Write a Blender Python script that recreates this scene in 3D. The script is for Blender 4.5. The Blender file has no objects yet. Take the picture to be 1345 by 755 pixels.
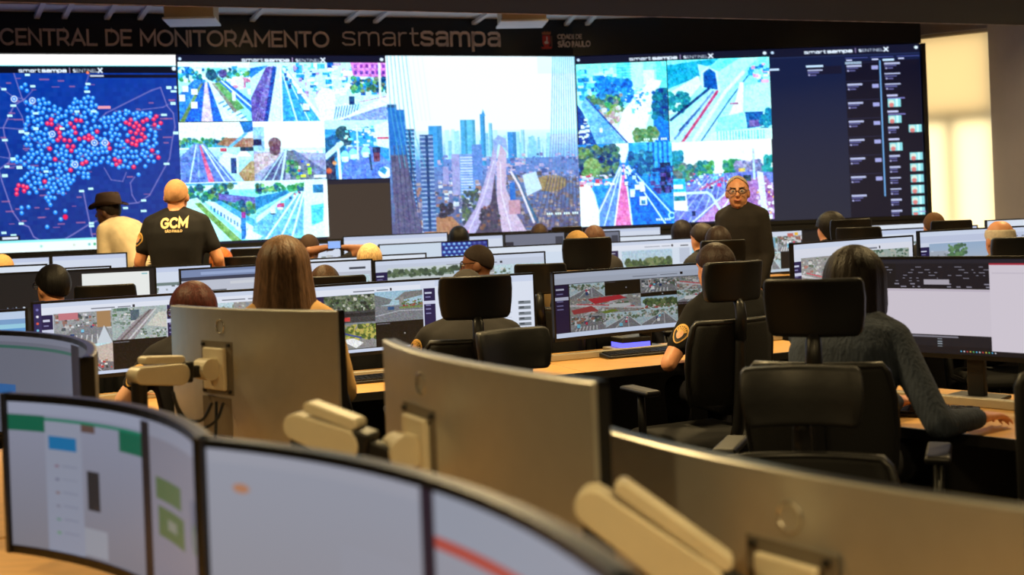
import bpy, math, random
import numpy as np
from mathutils import Vector, Matrix
from mathutils.bvhtree import BVHTree

scene = bpy.context.scene
COL = scene.collection

# ------------------------------------------------------------------ camera
F_PX, W_PX, H_PX = 1500.0, 1345.0, 755.0
CAM_Z, HORIZON, ROLL = 1.40, 292.0, 0.040
cam_data = bpy.data.cameras.new('camera')
cam = bpy.data.objects.new('camera', cam_data)
COL.objects.link(cam)
cam_data.sensor_fit = 'HORIZONTAL'
cam_data.sensor_width = 36.0
cam_data.lens = 36.0 * F_PX / W_PX
cam_data.shift_y = -(H_PX / 2 - HORIZON) / W_PX
cam_data.clip_start = 0.05
cam_data.clip_end = 100
cr, sr = math.cos(ROLL), math.sin(ROLL)
cam.matrix_world = Matrix(((cr, sr, 0, 0), (0, 0, -1, 0), (-sr, cr, 0, CAM_Z), (0, 0, 0, 1)))
cam_data.dof.use_dof = True
cam_data.dof.focus_distance = 6.0
cam_data.dof.aperture_fstop = 2.6
scene.camera = cam

# ------------------------------------------------------------------ exposure, world
scene.view_settings.view_transform = 'Standard'
scene.view_settings.look = 'None'
scene.view_settings.exposure = 0.0
scene.view_settings.gamma = 1.0
scene.view_settings.use_curve_mapping = False
world = bpy.data.worlds.new('world')
scene.world = world
world.use_nodes = True
world.node_tree.nodes['Background'].inputs[0].default_value = (0.75, 0.85, 1.0, 1)
world.node_tree.nodes['Background'].inputs[1].default_value = 1.0
try:
    scene.cycles.max_bounces = 6
    scene.cycles.diffuse_bounces = 3
    scene.cycles.glossy_bounces = 3
    scene.cycles.transmission_bounces = 4
    scene.cycles.caustics_reflective = False
    scene.cycles.caustics_refractive = False
    scene.cycles.sample_clamp_indirect = 4.0
except Exception:
    pass

LAMPS = [  # unseen ceiling downlights: x, y, z, watts, size
    (-1.9, 0.6, 2.86, 42, 0.30), (0.7, 0.4, 2.86, 40, 0.30), (3.2, 0.6, 2.86, 30, 0.30),
    (-2.6, 4.4, 2.86, 62, 0.30), (-0.2, 4.7, 2.86, 66, 0.30), (2.6, 4.9, 2.86, 44, 0.30),
    (-3.4, 7.2, 3.72, 120, 0.30), (-0.9, 8.2, 3.72, 120, 0.30), (1.8, 9.0, 3.72, 120, 0.30), (4.4, 10.5, 3.72, 80, 0.30),
    (-2.2, 10.4, 3.72, 60, 0.30), (1.0, 11.2, 3.72, 60, 0.30),
    (-1.6, 6.7, 2.86, 40, 0.30), (1.3, 7.2, 2.86, 44, 0.30), (3.6, 7.7, 2.86, 40, 0.30),  # lamps added to brighten faces and the second desk row
]
LAMP_COLOR = (1.0, 0.725, 0.33)

# ------------------------------------------------------------------ helpers
def P(u, v, y):
    dx, dy = u - W_PX / 2, v - HORIZON
    a = dx * cr - dy * sr
    b = dx * sr + dy * cr
    return Vector((a * y / F_PX, y, CAM_Z - b * y / F_PX))

def lin(c):
    c = np.asarray(c, dtype=float)
    return np.where(c <= 0.04045, c / 12.92, ((c + 0.055) / 1.055) ** 2.4)

def rgb(r, g, b):
    return tuple(float(x) for x in lin((r / 255.0, g / 255.0, b / 255.0)))

_mats = {}
def mat(name, col, rough=0.6, metal=0.0, noise=0.0, nscale=20.0, bump=0.0, spec=0.5, stretch=None, coat=0.0):
    if name in _mats:
        return _mats[name]
    m = bpy.data.materials.new(name)
    m.use_nodes = True
    nt = m.node_tree
    b = nt.nodes['Principled BSDF']
    b.inputs['Roughness'].default_value = rough
    b.inputs['Metallic'].default_value = metal
    b.inputs['Specular IOR Level'].default_value = spec
    b.inputs['Coat Weight'].default_value = coat
    b.inputs['Base Color'].default_value = (*col, 1)
    if noise > 0 or bump > 0:
        tc = nt.nodes.new('ShaderNodeTexCoord')
        mp = nt.nodes.new('ShaderNodeMapping')
        nz = nt.nodes.new('ShaderNodeTexNoise')
        nz.inputs['Scale'].default_value = nscale
        nz.inputs['Detail'].default_value = 4
        if stretch:
            mp.inputs['Scale'].default_value = stretch
        nt.links.new(tc.outputs['Object'], mp.inputs[0])
        nt.links.new(mp.outputs[0], nz.inputs['Vector'])
        if noise > 0:
            mr = nt.nodes.new('ShaderNodeMapRange')
            mr.inputs['From Min'].default_value = 0.3
            mr.inputs['From Max'].default_value = 0.7
            mr.inputs['To Min'].default_value = 1 - noise
            mr.inputs['To Max'].default_value = 1 + noise
            nt.links.new(nz.outputs['Fac'], mr.inputs['Value'])
            mx = nt.nodes.new('ShaderNodeVectorMath')
            mx.operation = 'SCALE'
            mx.inputs[0].default_value = col
            nt.links.new(mr.outputs[0], mx.inputs['Scale'])
            nt.links.new(mx.outputs[0], b.inputs['Base Color'])
        if bump > 0:
            bp = nt.nodes.new('ShaderNodeBump')
            bp.inputs['Strength'].default_value = bump
            bp.inputs['Distance'].default_value = 0.01
            nt.links.new(nz.outputs['Fac'], bp.inputs['Height'])
            nt.links.new(bp.outputs[0], b.inputs['Normal'])
    _mats[name] = m
    return m

def emat(name, col, strength):
    m = bpy.data.materials.new(name)
    m.use_nodes = True
    nt = m.node_tree
    b = nt.nodes['Principled BSDF']
    b.inputs['Base Color'].default_value = (0.02, 0.02, 0.02, 1)
    b.inputs['Emission Color'].default_value = (*col, 1)
    b.inputs['Emission Strength'].default_value = strength
    return m

def screen_mat(name, strength, rough=0.35):
    m = bpy.data.materials.new(name)
    m.use_nodes = True
    nt = m.node_tree
    b = nt.nodes['Principled BSDF']
    b.inputs['Base Color'].default_value = (0.012, 0.012, 0.014, 1)
    b.inputs['Roughness'].default_value = rough
    b.inputs['Specular IOR Level'].default_value = 0.3
    at = nt.nodes.new('ShaderNodeAttribute')
    at.attribute_name = 'picture'
    nt.links.new(at.outputs['Color'], b.inputs['Emission Color'])
    b.inputs['Emission Strength'].default_value = strength
    m.cycles.emission_sampling = 'NONE'
    return m

def link(name, me, parent=None, m=None):
    o = bpy.data.objects.new(name, me)
    COL.objects.link(o)
    if parent is not None:
        o.parent = parent
    if m is not None and me is not None and len(me.materials) == 0:
        me.materials.append(m)
    return o

def empty(name, loc=(0, 0, 0), rz=0.0):
    o = bpy.data.objects.new(name, None)
    o.empty_display_size = 0.1
    COL.objects.link(o)
    o.location = loc
    o.rotation_euler = (0, 0, rz)
    return o

def tag(o, label, cat, group=None, kind=None):
    if label:
        o['label'] = label
    if cat:
        o['category'] = cat
    if group:
        o['group'] = group
    if kind:
        o['kind'] = kind
    return o

class MB:
    """collects verts and faces"""
    def __init__(self):
        self.v, self.f = [], []
    def add(self, vs, fs):
        n = len(self.v)
        self.v += [tuple(map(float, p)) for p in vs]
        self.f += [tuple(i + n for i in q) for q in fs]
        return self
    def box(self, lo, hi, M=None):
        x0, y0, z0 = lo
        x1, y1, z1 = hi
        vs = [Vector(p) for p in ((x0, y0, z0), (x1, y0, z0), (x1, y1, z0), (x0, y1, z0), (x0, y0, z1), (x1, y0, z1), (x1, y1, z1), (x0, y1, z1))]
        if M is not None:
            vs = [M @ p for p in vs]
        return self.add(vs, [(0, 3, 2, 1), (4, 5, 6, 7), (0, 1, 5, 4), (1, 2, 6, 5), (2, 3, 7, 6), (3, 0, 4, 7)])
    def prism(self, pts, z0, z1):
        n = len(pts)
        vs = [(p[0], p[1], z0) for p in pts] + [(p[0], p[1], z1) for p in pts]
        fs = [tuple(range(n - 1, -1, -1)), tuple(range(n, 2 * n))]
        fs += [(i, (i + 1) % n, n + (i + 1) % n, n + i) for i in range(n)]
        return self.add(vs, fs)
    def tube(self, pts, r, n=8, closed_ends=True):
        pts = [Vector(p) for p in pts]
        rs = r if isinstance(r, (list, tuple)) else [r] * len(pts)
        base = len(self.v)
        prev = None
        for i, p in enumerate(pts):
            t = (pts[min(i + 1, len(pts) - 1)] - pts[max(i - 1, 0)]).normalized()
            if prev is None:
                a = t.orthogonal().normalized()
            else:
                a = (prev - t * prev.dot(t)).normalized()
            prev = a
            b = t.cross(a)
            for k in range(n):
                w = 2 * math.pi * k / n
                q = p + (a * math.cos(w) + b * math.sin(w)) * rs[i]
                self.v.append(tuple(q))
        for i in range(len(pts) - 1):
            for k in range(n):
                k2 = (k + 1) % n
                self.f.append((base + i * n + k, base + i * n + k2, base + (i + 1) * n + k2, base + (i + 1) * n + k))
        if closed_ends:
            self.f.append(tuple(base + k for k in range(n - 1, -1, -1)))
            e = base + (len(pts) - 1) * n
            self.f.append(tuple(e + k for k in range(n)))
        return self
    def lathe(self, prof, c=(0, 0, 0), n=24, sx=1.0, sy=1.0):
        base = len(self.v)
        for r, z in prof:
            for k in range(n):
                w = 2 * math.pi * k / n
                self.v.append((c[0] + r * math.cos(w) * sx, c[1] + r * math.sin(w) * sy, c[2] + z))
        for i in range(len(prof) - 1):
            for k in range(n):
                k2 = (k + 1) % n
                self.f.append((base + i * n + k, base + i * n + k2, base + (i + 1) * n + k2, base + (i + 1) * n + k))
        self.f.append(tuple(base + k for k in range(n - 1, -1, -1)))
        e = base + (len(prof) - 1) * n
        self.f.append(tuple(e + k for k in range(n)))
        return self
    def mesh(self, name, smooth=False):
        me = bpy.data.meshes.new(name)
        me.from_pydata(self.v, [], self.f)
        if smooth:
            me.polygons.foreach_set('use_smooth', [True] * len(me.polygons))
        me.update()
        return me
    def build(self, name, m, parent=None, smooth=False, bevel=0.0, seg=2):
        o = link(name, self.mesh(name, smooth), parent, m)
        if bevel > 0:
            bv = o.modifiers.new('bevel', 'BEVEL')
            bv.width = bevel
            bv.segments = seg
            bv.limit_method = 'ANGLE'
            bv.angle_limit = math.radians(40)
            if not smooth:
                for p in o.data.polygons:
                    p.use_smooth = True
                wn = o.modifiers.new('wn', 'WEIGHTED_NORMAL')
                wn.keep_sharp = True
        return o

def box_between(mb, a, b, w, h, up=(0, 0, 1)):
    """bar from a to b with section w (sideways) x h (up)"""
    a, b = Vector(a), Vector(b)
    d = b - a
    L = d.length
    d.normalize()
    side = d.cross(Vector(up)).normalized()
    upv = side.cross(d)
    M = Matrix(((d.x, side.x, upv.x, a.x), (d.y, side.y, upv.y, a.y), (d.z, side.z, upv.z, a.z), (0, 0, 0, 1)))
    mb.box((0, -w / 2, -h / 2), (L, w / 2, h / 2), M)

# ------------------------------------------------------------------ stroke lettering
def _arc(cx, cy, rx, ry, a0, a1, n=14):
    return [(cx + rx * math.cos(math.radians(a0 + (a1 - a0) * i / n)), cy + ry * math.sin(math.radians(a0 + (a1 - a0) * i / n))) for i in range(n + 1)]

def _rev(p):
    return p[::-1]

GLYPH = {
    'A': (0.92, [[(0, 0), (0.46, 1), (0.92, 0)], [(0.17, 0.30), (0.75, 0.30)]]),
    'C': (0.92, [_arc(0.5, 0.5, 0.5, 0.5, 45, 315, 22)]),
    'D': (0.86, [[(0, 0), (0, 1)] + [(0.36, 1)] + _arc(0.36, 0.5, 0.5, 0.5, 90, -90, 18) + [(0, 0)]]),
    'E': (0.68, [[(0.68, 1), (0, 1), (0, 0), (0.68, 0)], [(0, 0.5), (0.6, 0.5)]]),
    'G': (0.95, [_arc(0.5, 0.5, 0.5, 0.5, 45, 330, 22) + [(0.93, 0.46), (0.6, 0.46)]]),
    'I': (0.02, [[(0, 0), (0, 1)]]),
    'L': (0.62, [[(0, 1), (0, 0), (0.62, 0)]]),
    'M': (1.0, [[(0, 0), (0, 1), (0.5, 0.28), (1.0, 1), (1.0, 0)]]),
    'N': (0.82, [[(0, 0), (0, 1), (0.82, 0), (0.82, 1)]]),
    'O': (1.04, [_arc(0.52, 0.5, 0.52, 0.5, 90, 450, 28)]),
    'P': (0.70, [[(0, 0), (0, 1), (0.4, 1)] + _arc(0.4, 0.69, 0.3, 0.31, 90, -90, 12) + [(0, 0.38)]]),
    'R': (0.76, [[(0, 0), (0, 1), (0.42, 1)] + _arc(0.42, 0.69, 0.3, 0.31, 90, -90, 12) + [(0, 0.38)], [(0.42, 0.38), (0.74, 0)]]),
    'S': (0.70, [_arc(0.36, 0.74, 0.33, 0.26, 40, 270, 14) + _arc(0.36, 0.25, 0.35, 0.25, 90, -140, 14)]),
    'T': (0.78, [[(0, 1), (0.78, 1)], [(0.39, 1), (0.39, 0)]]),
    'U': (0.80, [[(0, 1), (0, 0.38)] + _arc(0.4, 0.38, 0.4, 0.38, 180, 360, 14) + [(0.8, 1)]]),
    'X': (0.9, [[(0, 0), (0.9, 1)], [(0, 1), (0.9, 0)]]),
    '|': (0.05, [[(0, -0.1), (0, 1.1)]]),
    's': (0.74, [[(0.72, 0.62), (0.60, 0.70), (0.2, 0.70), (0.05, 0.62), (0.05, 0.46), (0.18, 0.38), (0.58, 0.34), (0.72, 0.26), (0.72, 0.10), (0.58, 0.02), (0.16, 0.02), (0.02, 0.11)]]),
    'm': (1.16, [[(0, 0), (0, 0.7)], [(0, 0.45), (0.06, 0.62), (0.2, 0.7), (0.42, 0.7), (0.55, 0.62), (0.58, 0.46), (0.58, 0)], [(0.58, 0.46), (0.64, 0.62), (0.78, 0.7), (1.0, 0.7), (1.13, 0.62), (1.16, 0.46), (1.16, 0)]]),
    'a': (0.72, [[(0.05, 0.62), (0.18, 0.70), (0.56, 0.70), (0.69, 0.62), (0.72, 0.48), (0.72, 0)], [(0.72, 0.40), (0.2, 0.40), (0.04, 0.32), (0.02, 0.12), (0.16, 0.02), (0.5, 0.02), (0.66, 0.10), (0.72, 0.22)]]),
    'r': (0.42, [[(0, 0), (0, 0.7)], [(0, 0.42), (0.06, 0.6), (0.2, 0.7), (0.42, 0.7)]]),
    't': (0.46, [[(0.14, 0.95), (0.14, 0.14), (0.22, 0.02), (0.46, 0.02)], [(0, 0.68), (0.44, 0.68)]]),
    'p': (0.76, [[(0, 0.7), (0, -0.28)], [(0, 0.46), (0.08, 0.64), (0.24, 0.7), (0.54, 0.7), (0.70, 0.62), (0.76, 0.46), (0.76, 0.24), (0.70, 0.09), (0.54, 0.02), (0.24, 0.02), (0.08, 0.08), (0, 0.25)]]),
}
GLYPH['Ã'] = (0.92, GLYPH['A'][1] + [[(0.2, 1.14), (0.34, 1.24), (0.56, 1.14), (0.72, 1.24)]])

def text_layout(s, gap=0.24, space=0.5):
    x, out = 0.0, []
    for ch in s:
        if ch == ' ':
            x += space
            continue
        w, strokes = GLYPH[ch]
        out.append((ch, x, strokes))
        x += w + gap
    return out, x - gap

def ribbon(mb, pts, w, fn, depth):
    """flat stroke of width w along 2D pts, mapped by fn(x, y, d) to 3D, with thickness depth"""
    n = len(pts)
    closed = n > 3 and math.hypot(pts[0][0] - pts[-1][0], pts[0][1] - pts[-1][1]) < 1e-6
    L, R = [], []
    for i in range(n):
        if closed:
            a, b = pts[(i - 1) % (n - 1)], pts[(i + 1) % (n - 1)]
            d0 = np.subtract(pts[i], a); d1 = np.subtract(b, pts[i])
        else:
            d0 = np.subtract(pts[i], pts[i - 1]) if i > 0 else np.subtract(pts[1], pts[0])
            d1 = np.subtract(pts[i + 1], pts[i]) if i < n - 1 else d0
        d0 = d0 / (np.linalg.norm(d0) + 1e-9); d1 = d1 / (np.linalg.norm(d1) + 1e-9)
        t = d0 + d1
        if np.linalg.norm(t) < 1e-6:
            t = d0
        t = t / np.linalg.norm(t)
        k = 1.0 / max(0.42, float(t.dot(d0)))
        nx, ny = -t[1] * w / 2 * k, t[0] * w / 2 * k
        ex = d0 * (w / 2) * (-1 if i == 0 else 1) if (not closed and i in (0, n - 1)) else np.zeros(2)
        L.append((pts[i][0] + nx + ex[0] * 0.9, pts[i][1] + ny + ex[1] * 0.9)); R.append((pts[i][0] - nx + ex[0] * 0.9, pts[i][1] - ny + ex[1] * 0.9))
    vs = [fn(x, y, 0) for x, y in L] + [fn(x, y, 0) for x, y in R] + [fn(x, y, depth) for x, y in L] + [fn(x, y, depth) for x, y in R]
    fs = []
    for i in range(n - 1):
        fs.append((2 * n + i, 3 * n + i, 3 * n + i + 1, 2 * n + i + 1))
        fs.append((i, i + 1, n + i + 1, n + i))
        fs.append((i, 2 * n + i, 2 * n + i + 1, i + 1))
        fs.append((n + i, n + i + 1, 3 * n + i + 1, 3 * n + i))
    if not closed:
        fs.append((0, n, 3 * n, 2 * n))
        fs.append((n - 1, 3 * n - 1, 4 * n - 1, 2 * n - 1))
    mb.add(vs, fs)

# ------------------------------------------------------------------ picture painter (flat print of the screens)
class Cv:
    def __init__(self, w, h, col=(0, 0, 0), arr=None):
        if arr is None:
            arr = np.empty((h, w, 3))
            arr[:] = np.array(col) / 255.0
        self.a = arr
        self.h, self.w = arr.shape[:2]
    def sub(self, x0, y0, x1, y1):
        X0, X1 = int(round(x0 * self.w)), int(round(x1 * self.w))
        Y0, Y1 = int(round(y0 * self.h)), int(round(y1 * self.h))
        X1 = max(X1, X0 + 2); Y1 = max(Y1, Y0 + 2)
        return Cv(0, 0, arr=self.a[Y0:Y1, X0:X1])
    def fill(self, col):
        self.a[:] = np.array(col) / 255.0
        return self
    def vgrad(self, c0, c1, y0=0.0, y1=1.0):
        Y0, Y1 = int(y0 * self.h), max(int(y0 * self.h) + 1, int(round(y1 * self.h)))
        t = np.linspace(0, 1, Y1 - Y0)[:, None, None]
        self.a[Y0:Y1] = (np.array(c0) * (1 - t) + np.array(c1) * t) / 255.0
        return self
    def rect(self, x0, y0, x1, y1, col, al=1.0):
        X0, X1 = max(0, int(round(x0 * self.w))), min(self.w, max(int(round(x1 * self.w)), int(round(x0 * self.w)) + 1))
        Y0, Y1 = max(0, int(round(y0 * self.h))), min(self.h, max(int(round(y1 * self.h)), int(round(y0 * self.h)) + 1))
        if X1 <= X0 or Y1 <= Y0:
            return self
        s = self.a[Y0:Y1, X0:X1]
        s[:] = s * (1 - al) + np.array(col) / 255.0 * al
        return self
    def _box(self, xs, ys, pad=1):
        X0 = max(0, int(math.floor(min(xs) * self.w)) - pad); X1 = min(self.w, int(math.ceil(max(xs) * self.w)) + pad)
        Y0 = max(0, int(math.floor(min(ys) * self.h)) - pad); Y1 = min(self.h, int(math.ceil(max(ys) * self.h)) + pad)
        if X1 <= X0 or Y1 <= Y0:
            return None
        gx, gy = np.meshgrid(np.arange(X0, X1) + 0.5, np.arange(Y0, Y1) + 0.5)
        return X0, X1, Y0, Y1, gx, gy
    def poly(self, pts, col, al=1.0):
        xs, ys = [p[0] for p in pts], [p[1] for p in pts]
        b = self._box(xs, ys)
        if b is None:
            return self
        X0, X1, Y0, Y1, gx, gy = b
        cov = np.zeros(gx.shape)
        n = len(pts)
        for ox, oy in ((-0.25, -0.25), (0.25, -0.25), (-0.25, 0.25), (0.25, 0.25)):
            ins = np.zeros(gx.shape, bool)
            for i in range(n):
                xa, ya = pts[i][0] * self.w, pts[i][1] * self.h
                xb, yb = pts[(i + 1) % n][0] * self.w, pts[(i + 1) % n][1] * self.h
                if ya == yb:
                    continue
                c = ((gy + oy) < ya) != ((gy + oy) < yb)
                ins ^= c & ((gx + ox) < (xb - xa) * ((gy + oy) - ya) / (yb - ya) + xa)
            cov += ins * 0.25
        s = self.a[Y0:Y1, X0:X1]
        k = (cov * al)[..., None]
        s[:] = s * (1 - k) + np.array(col) / 255.0 * k
        return self
    def line(self, pts, wd, col, al=1.0):
        """wd in pixels of this picture"""
        for (xa, ya), (xb, yb) in zip(pts[:-1], pts[1:]):
            pad = int(wd) + 2
            b = self._box((xa, xb), (ya, yb), pad)
            if b is None:
                continue
            X0, X1, Y0, Y1, gx, gy = b
            ax, ay, bx, by = xa * self.w, ya * self.h, xb * self.w, yb * self.h
            dx, dy = bx - ax, by - ay
            L2 = dx * dx + dy * dy + 1e-9
            t = np.clip(((gx - ax) * dx + (gy - ay) * dy) / L2, 0, 1)
            d = np.hypot(gx - ax - t * dx, gy - ay - t * dy)
            k = (np.clip(wd / 2 + 0.5 - d, 0, 1) * min(1, wd) * al)[..., None]
            s = self.a[Y0:Y1, X0:X1]
            s[:] = s * (1 - k) + np.array(col) / 255.0 * k
        return self
    def disc(self, x, y, r, col, al=1.0, ry=None):
        """r in pixels of this picture"""
        ry = ry or r
        b = self._box((x - r / self.w, x + r / self.w), (y - ry / self.h, y + ry / self.h), 1)
        if b is None:
            return self
        X0, X1, Y0, Y1, gx, gy = b
        d = np.hypot((gx - x * self.w) / r, (gy - y * self.h) / ry)
        k = (np.clip((1 - d) * min(r, ry) + 0.5, 0, 1) * al)[..., None]
        s = self.a[Y0:Y1, X0:X1]
        s[:] = s * (1 - k) + np.array(col) / 255.0 * k
        return self
    def grain(self, amp, rng, cell=2, y0=0.0, y1=1.0):
        Y0, Y1 = int(y0 * self.h), int(round(y1 * self.h))
        if Y1 - Y0 < 1:
            return self
        nh, nw = (Y1 - Y0) // cell + 2, self.w // cell + 2
        g = rng.uniform(-amp, amp, (nh, nw, 1)) + rng.uniform(-amp * .5, amp * .5, (nh, nw, 3))
        g = np.repeat(np.repeat(g, cell, 0), cell, 1)[:Y1 - Y0, :self.w]
        self.a[Y0:Y1] = np.clip(self.a[Y0:Y1] + g, 0, 1)
        return self
    def scatter(self, x0, y0, x1, y1, cols, n, r0, r1, rng, flat=1.0, box=False):
        if not box and r1 > 3:
            n, r0, r1 = int(n * 2.2), r0 * .5, r1 * .62
        for _ in range(n):
            c = cols[rng.integers(len(cols))]
            x, y, r = rng.uniform(x0, x1), rng.uniform(y0, y1), rng.uniform(r0, r1)
            if box:
                self.rect(x, y, x + r / self.w * rng.uniform(.6, 1.8), y + r / self.h * rng.uniform(.5, 1.3), c)
            else:
                self.disc(x, y, r, c, 1.0, r * flat)
        return self
    def text(self, s, x, y, hpx, wd, col, gap=0.3, xs=1.0, space=.5):
        """x, y = left end of the base line (0..1); hpx = cap height in pixels"""
        lay, tot = text_layout(s, gap, space)
        for ch, x0, strokes in lay:
            for st in strokes:
                self.line([(x + (x0 + px) * hpx * xs / self.w, y - py * hpx / self.h) for px, py in st], wd, col)
        return x + tot * hpx * xs / self.w

def put_picture(me, cv):
    c = np.ones((cv.h, cv.w, 4))
    c[..., :3] = lin(np.clip(cv.a, 0, 1))
    at = me.color_attributes.new('picture', 'FLOAT_COLOR', 'POINT')
    at.data.foreach_set('color', c.reshape(-1).astype(np.float32))

def grid_mesh(name, cv, fn):
    """grid with one vertex for each point of the picture; fn(s, t) -> arrays x, y, z with s across and t down"""
    s, t = np.meshgrid(np.linspace(0, 1, cv.w), np.linspace(0, 1, cv.h))
    x, y, z = fn(s, t)
    co = np.stack([x, y, z], -1).reshape(-1, 3).astype(np.float32)
    nx, ny = cv.w, cv.h
    i = (np.arange(ny - 1)[:, None] * nx + np.arange(nx - 1)[None, :]).reshape(-1)
    quads = np.stack([i, i + nx, i + nx + 1, i + 1], -1).astype(np.int32)
    me = bpy.data.meshes.new(name)
    me.vertices.add(len(co)); me.vertices.foreach_set('co', co.reshape(-1))
    me.loops.add(quads.size); me.loops.foreach_set('vertex_index', quads.reshape(-1))
    me.polygons.add(len(quads))
    me.polygons.foreach_set('loop_start', np.arange(0, quads.size, 4, dtype=np.int32))
    me.polygons.foreach_set('loop_total', np.full(len(quads), 4, dtype=np.int32))
    me.polygons.foreach_set('use_smooth', np.ones(len(quads), dtype=bool))
    me.update(calc_edges=True)
    put_picture(me, cv)
    return me
# ------------------------------------------------------------------ shared materials
M_floor = mat('dark_carpet', rgb(38, 36, 38), 0.95, noise=0.25, nscale=60, bump=0.2)
M_navy = mat('navy_lacquer', rgb(14, 17, 30), 0.32, noise=0.08, nscale=6, spec=0.4)
M_black = mat('black_plastic', rgb(17, 17, 19), 0.45, noise=0.1, nscale=40)
M_blackmatt = mat('black_fabric', rgb(13, 13, 15), 0.85, noise=0.2, nscale=150, bump=0.15)
M_soffit = mat('dark_soffit_paint', rgb(24, 21, 20), 0.9, noise=0.1, nscale=5)
M_ceiling = mat('beige_ceiling_paint', rgb(176, 160, 140), 0.9, noise=0.05, nscale=4)
M_white = mat('white_plaster', rgb(214, 214, 220), 0.85, noise=0.04, nscale=8)
M_greywall = mat('grey_wall_paint', rgb(150, 142, 148), 0.9, noise=0.04, nscale=3)
M_sidewall = mat('taupe_wall_paint', rgb(96, 84, 74), 0.9, noise=0.05, nscale=3)
M_sign = mat('brushed_sign_metal', rgb(206, 192, 188), 0.5, metal=0.2, noise=0.06, nscale=30)
M_wood = mat('honey_wood_laminate', rgb(206, 158, 92), 0.42, noise=0.14, nscale=9, stretch=(1, 9, 9), bump=0.05)
M_edge = mat('black_edge_band', rgb(22, 20, 20), 0.5, noise=0.1, nscale=30)
M_silver = mat('silver_shell', rgb(186, 185, 180), 0.36, metal=0.7, noise=0.03, nscale=25)
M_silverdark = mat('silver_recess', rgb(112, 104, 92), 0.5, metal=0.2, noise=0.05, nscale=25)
M_arm = mat('pale_arm_plastic', rgb(206, 196, 172), 0.4, noise=0.04, nscale=15)
M_bezel = mat('dark_bezel', rgb(20, 20, 22), 0.35, noise=0.05, nscale=30)
M_bezelgrey = mat('grey_case_edge', rgb(118, 112, 108), 0.4, metal=0.25, noise=0.05, nscale=30)
M_led = screen_mat('led_wall_picture', 1.25, 0.6)
M_scr = screen_mat('monitor_picture', 0.92, 0.4)
M_scrdim = screen_mat('near_monitor_picture', 0.56, 0.4)

ZT, ZB = CAM_Z + 1.893, CAM_Z - 0.103
def wall_xy(u):
    k = [(0.0, 1 / 11.45), (757.0, 1 / 13.27), (1215.0, 1 / 13.33)]
    if u < 757:
        q = k[0][1] + (k[1][1] - k[0][1]) * u / 757.0
    else:
        q = k[1][1] + (k[2][1] - k[1][1]) * (u - 757.0) / 458.0
    y = 1 / q
    return (u - 668.0) / F_PX * y, y
def top_v(u):
    return 72.5 if u < 757 else 72.5 - 15.5 * (u - 757) / 453.0
def bot_v(u):
    return 335.0 - 53.0 * u / 1215.0

def wall_fn(u0, t0, u1, t1, off):
    """surface patch of the video wall between photo columns u0..u1 and height fractions t0..t1"""
    us = np.linspace(u0, u1, 64)
    xy = np.array([wall_xy(u) for u in us])
    d = np.gradient(xy, axis=0)
    d /= np.linalg.norm(d, axis=1)[:, None]
    nrm = np.stack([d[:, 1], -d[:, 0]], 1)
    xy = xy + nrm * off
    def fn(s, t):
        uu = u0 + (u1 - u0) * s
        x = np.interp(uu, us, xy[:, 0]); y = np.interp(uu, us, xy[:, 1])
        z = ZT + (ZB - ZT) * (t0 + (t1 - t0) * t)
        return x, y, z
    return fn

# ------------------------------------------------------------------ structure
def strip_wall(name, us, z0, z1, front, back, m, label=None):
    mb = MB()
    pf, pb = [], []
    for u in us:
        x, y = wall_xy(u)
        x2, y2 = wall_xy(u + 1)
        d = Vector((x2 - x, y2 - y)).normalized()
        n = Vector((d.y, -d.x))
        pf.append((x + n.x * front, y + n.y * front)); pb.append((x - n.x * back, y - n.y * back))
    mb.prism(pf + pb[::-1], z0, z1)
    return mb.build(name, m)

floor = MB().box((-8, -3, -0.1), (7.5, 15, 0)).build('floor', M_floor)
floor['kind'] = 'structure'; floor['label'] = 'dark carpeted floor of the control room'
WU = [-260, -120, 0, 250, 500, 757, 980, 1213]
wf = strip_wall('wall_front', WU, 0, 3.86, -0.06, 0.30, M_navy)
wf['kind'] = 'structure'; wf['label'] = 'dark navy front wall behind the video wall'
fas = strip_wall('trim_1', WU, ZT + 0.004, 3.715, 0.03, 0.06, M_navy)
fas['kind'] = 'structure'; fas['label'] = 'dark navy fascia band above the video wall carrying the lettering'
plinth = strip_wall('trim_2', WU, 0.0, ZB - 0.05, 0.02, 0.06, M_black)
plinth['kind'] = 'structure'; plinth['label'] = 'black panel below the video wall'
ledge = strip_wall('trim_3', [-260, -120, 0, 250, 500, 757, 880], 3.716, 3.76, 0.42, 0.02, M_white)
ledge['kind'] = 'structure'; ledge['label'] = 'white plaster ceiling strip along the top of the fascia'
ceil = MB().box((-8, -3, 3.80), (7.5, 15, 3.95)).build('ceiling', M_ceiling)
ceil['kind'] = 'structure'; ceil['label'] = 'beige ceiling over the front part of the room'
SA, SB = Vector((-3.17, 7.2)), Vector((4.47, 9.83))
sd = (SB - SA).normalized()
e0, e1 = SA - sd * 5.2, SB + sd * 3.2
sof = MB().prism([(-8, -3), (7.5, -3), (7.5, e1.y), (e1.x, e1.y), (e0.x, e0.y), (-8, e0.y)], 2.92, 3.10).build('trim_4', M_soffit)
sof['kind'] = 'structure'; sof['label'] = 'dark lowered ceiling edge crossing the top of the view'
edge = MB()
box_between(edge, (e0.x, e0.y, 2.925), (e1.x, e1.y, 2.925), 0.02, 0.016)
eo = edge.build('trim_5', mat('pale_edge_chips_glint', rgb(168, 158, 165), 0.6, noise=0.5, nscale=14))  # pale mottle stands for paint chips and light reflected at the edge
eo['kind'] = 'structure'; eo['label'] = 'thin pale strip of chips and painted glints along the lowered ceiling edge'
wl = MB().box((-7.2, -3, 0), (-7.0, 15, 3.9)).build('wall_left', M_sidewall)
wl['kind'] = 'structure'; wl['label'] = 'taupe side wall left of the desks'
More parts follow.
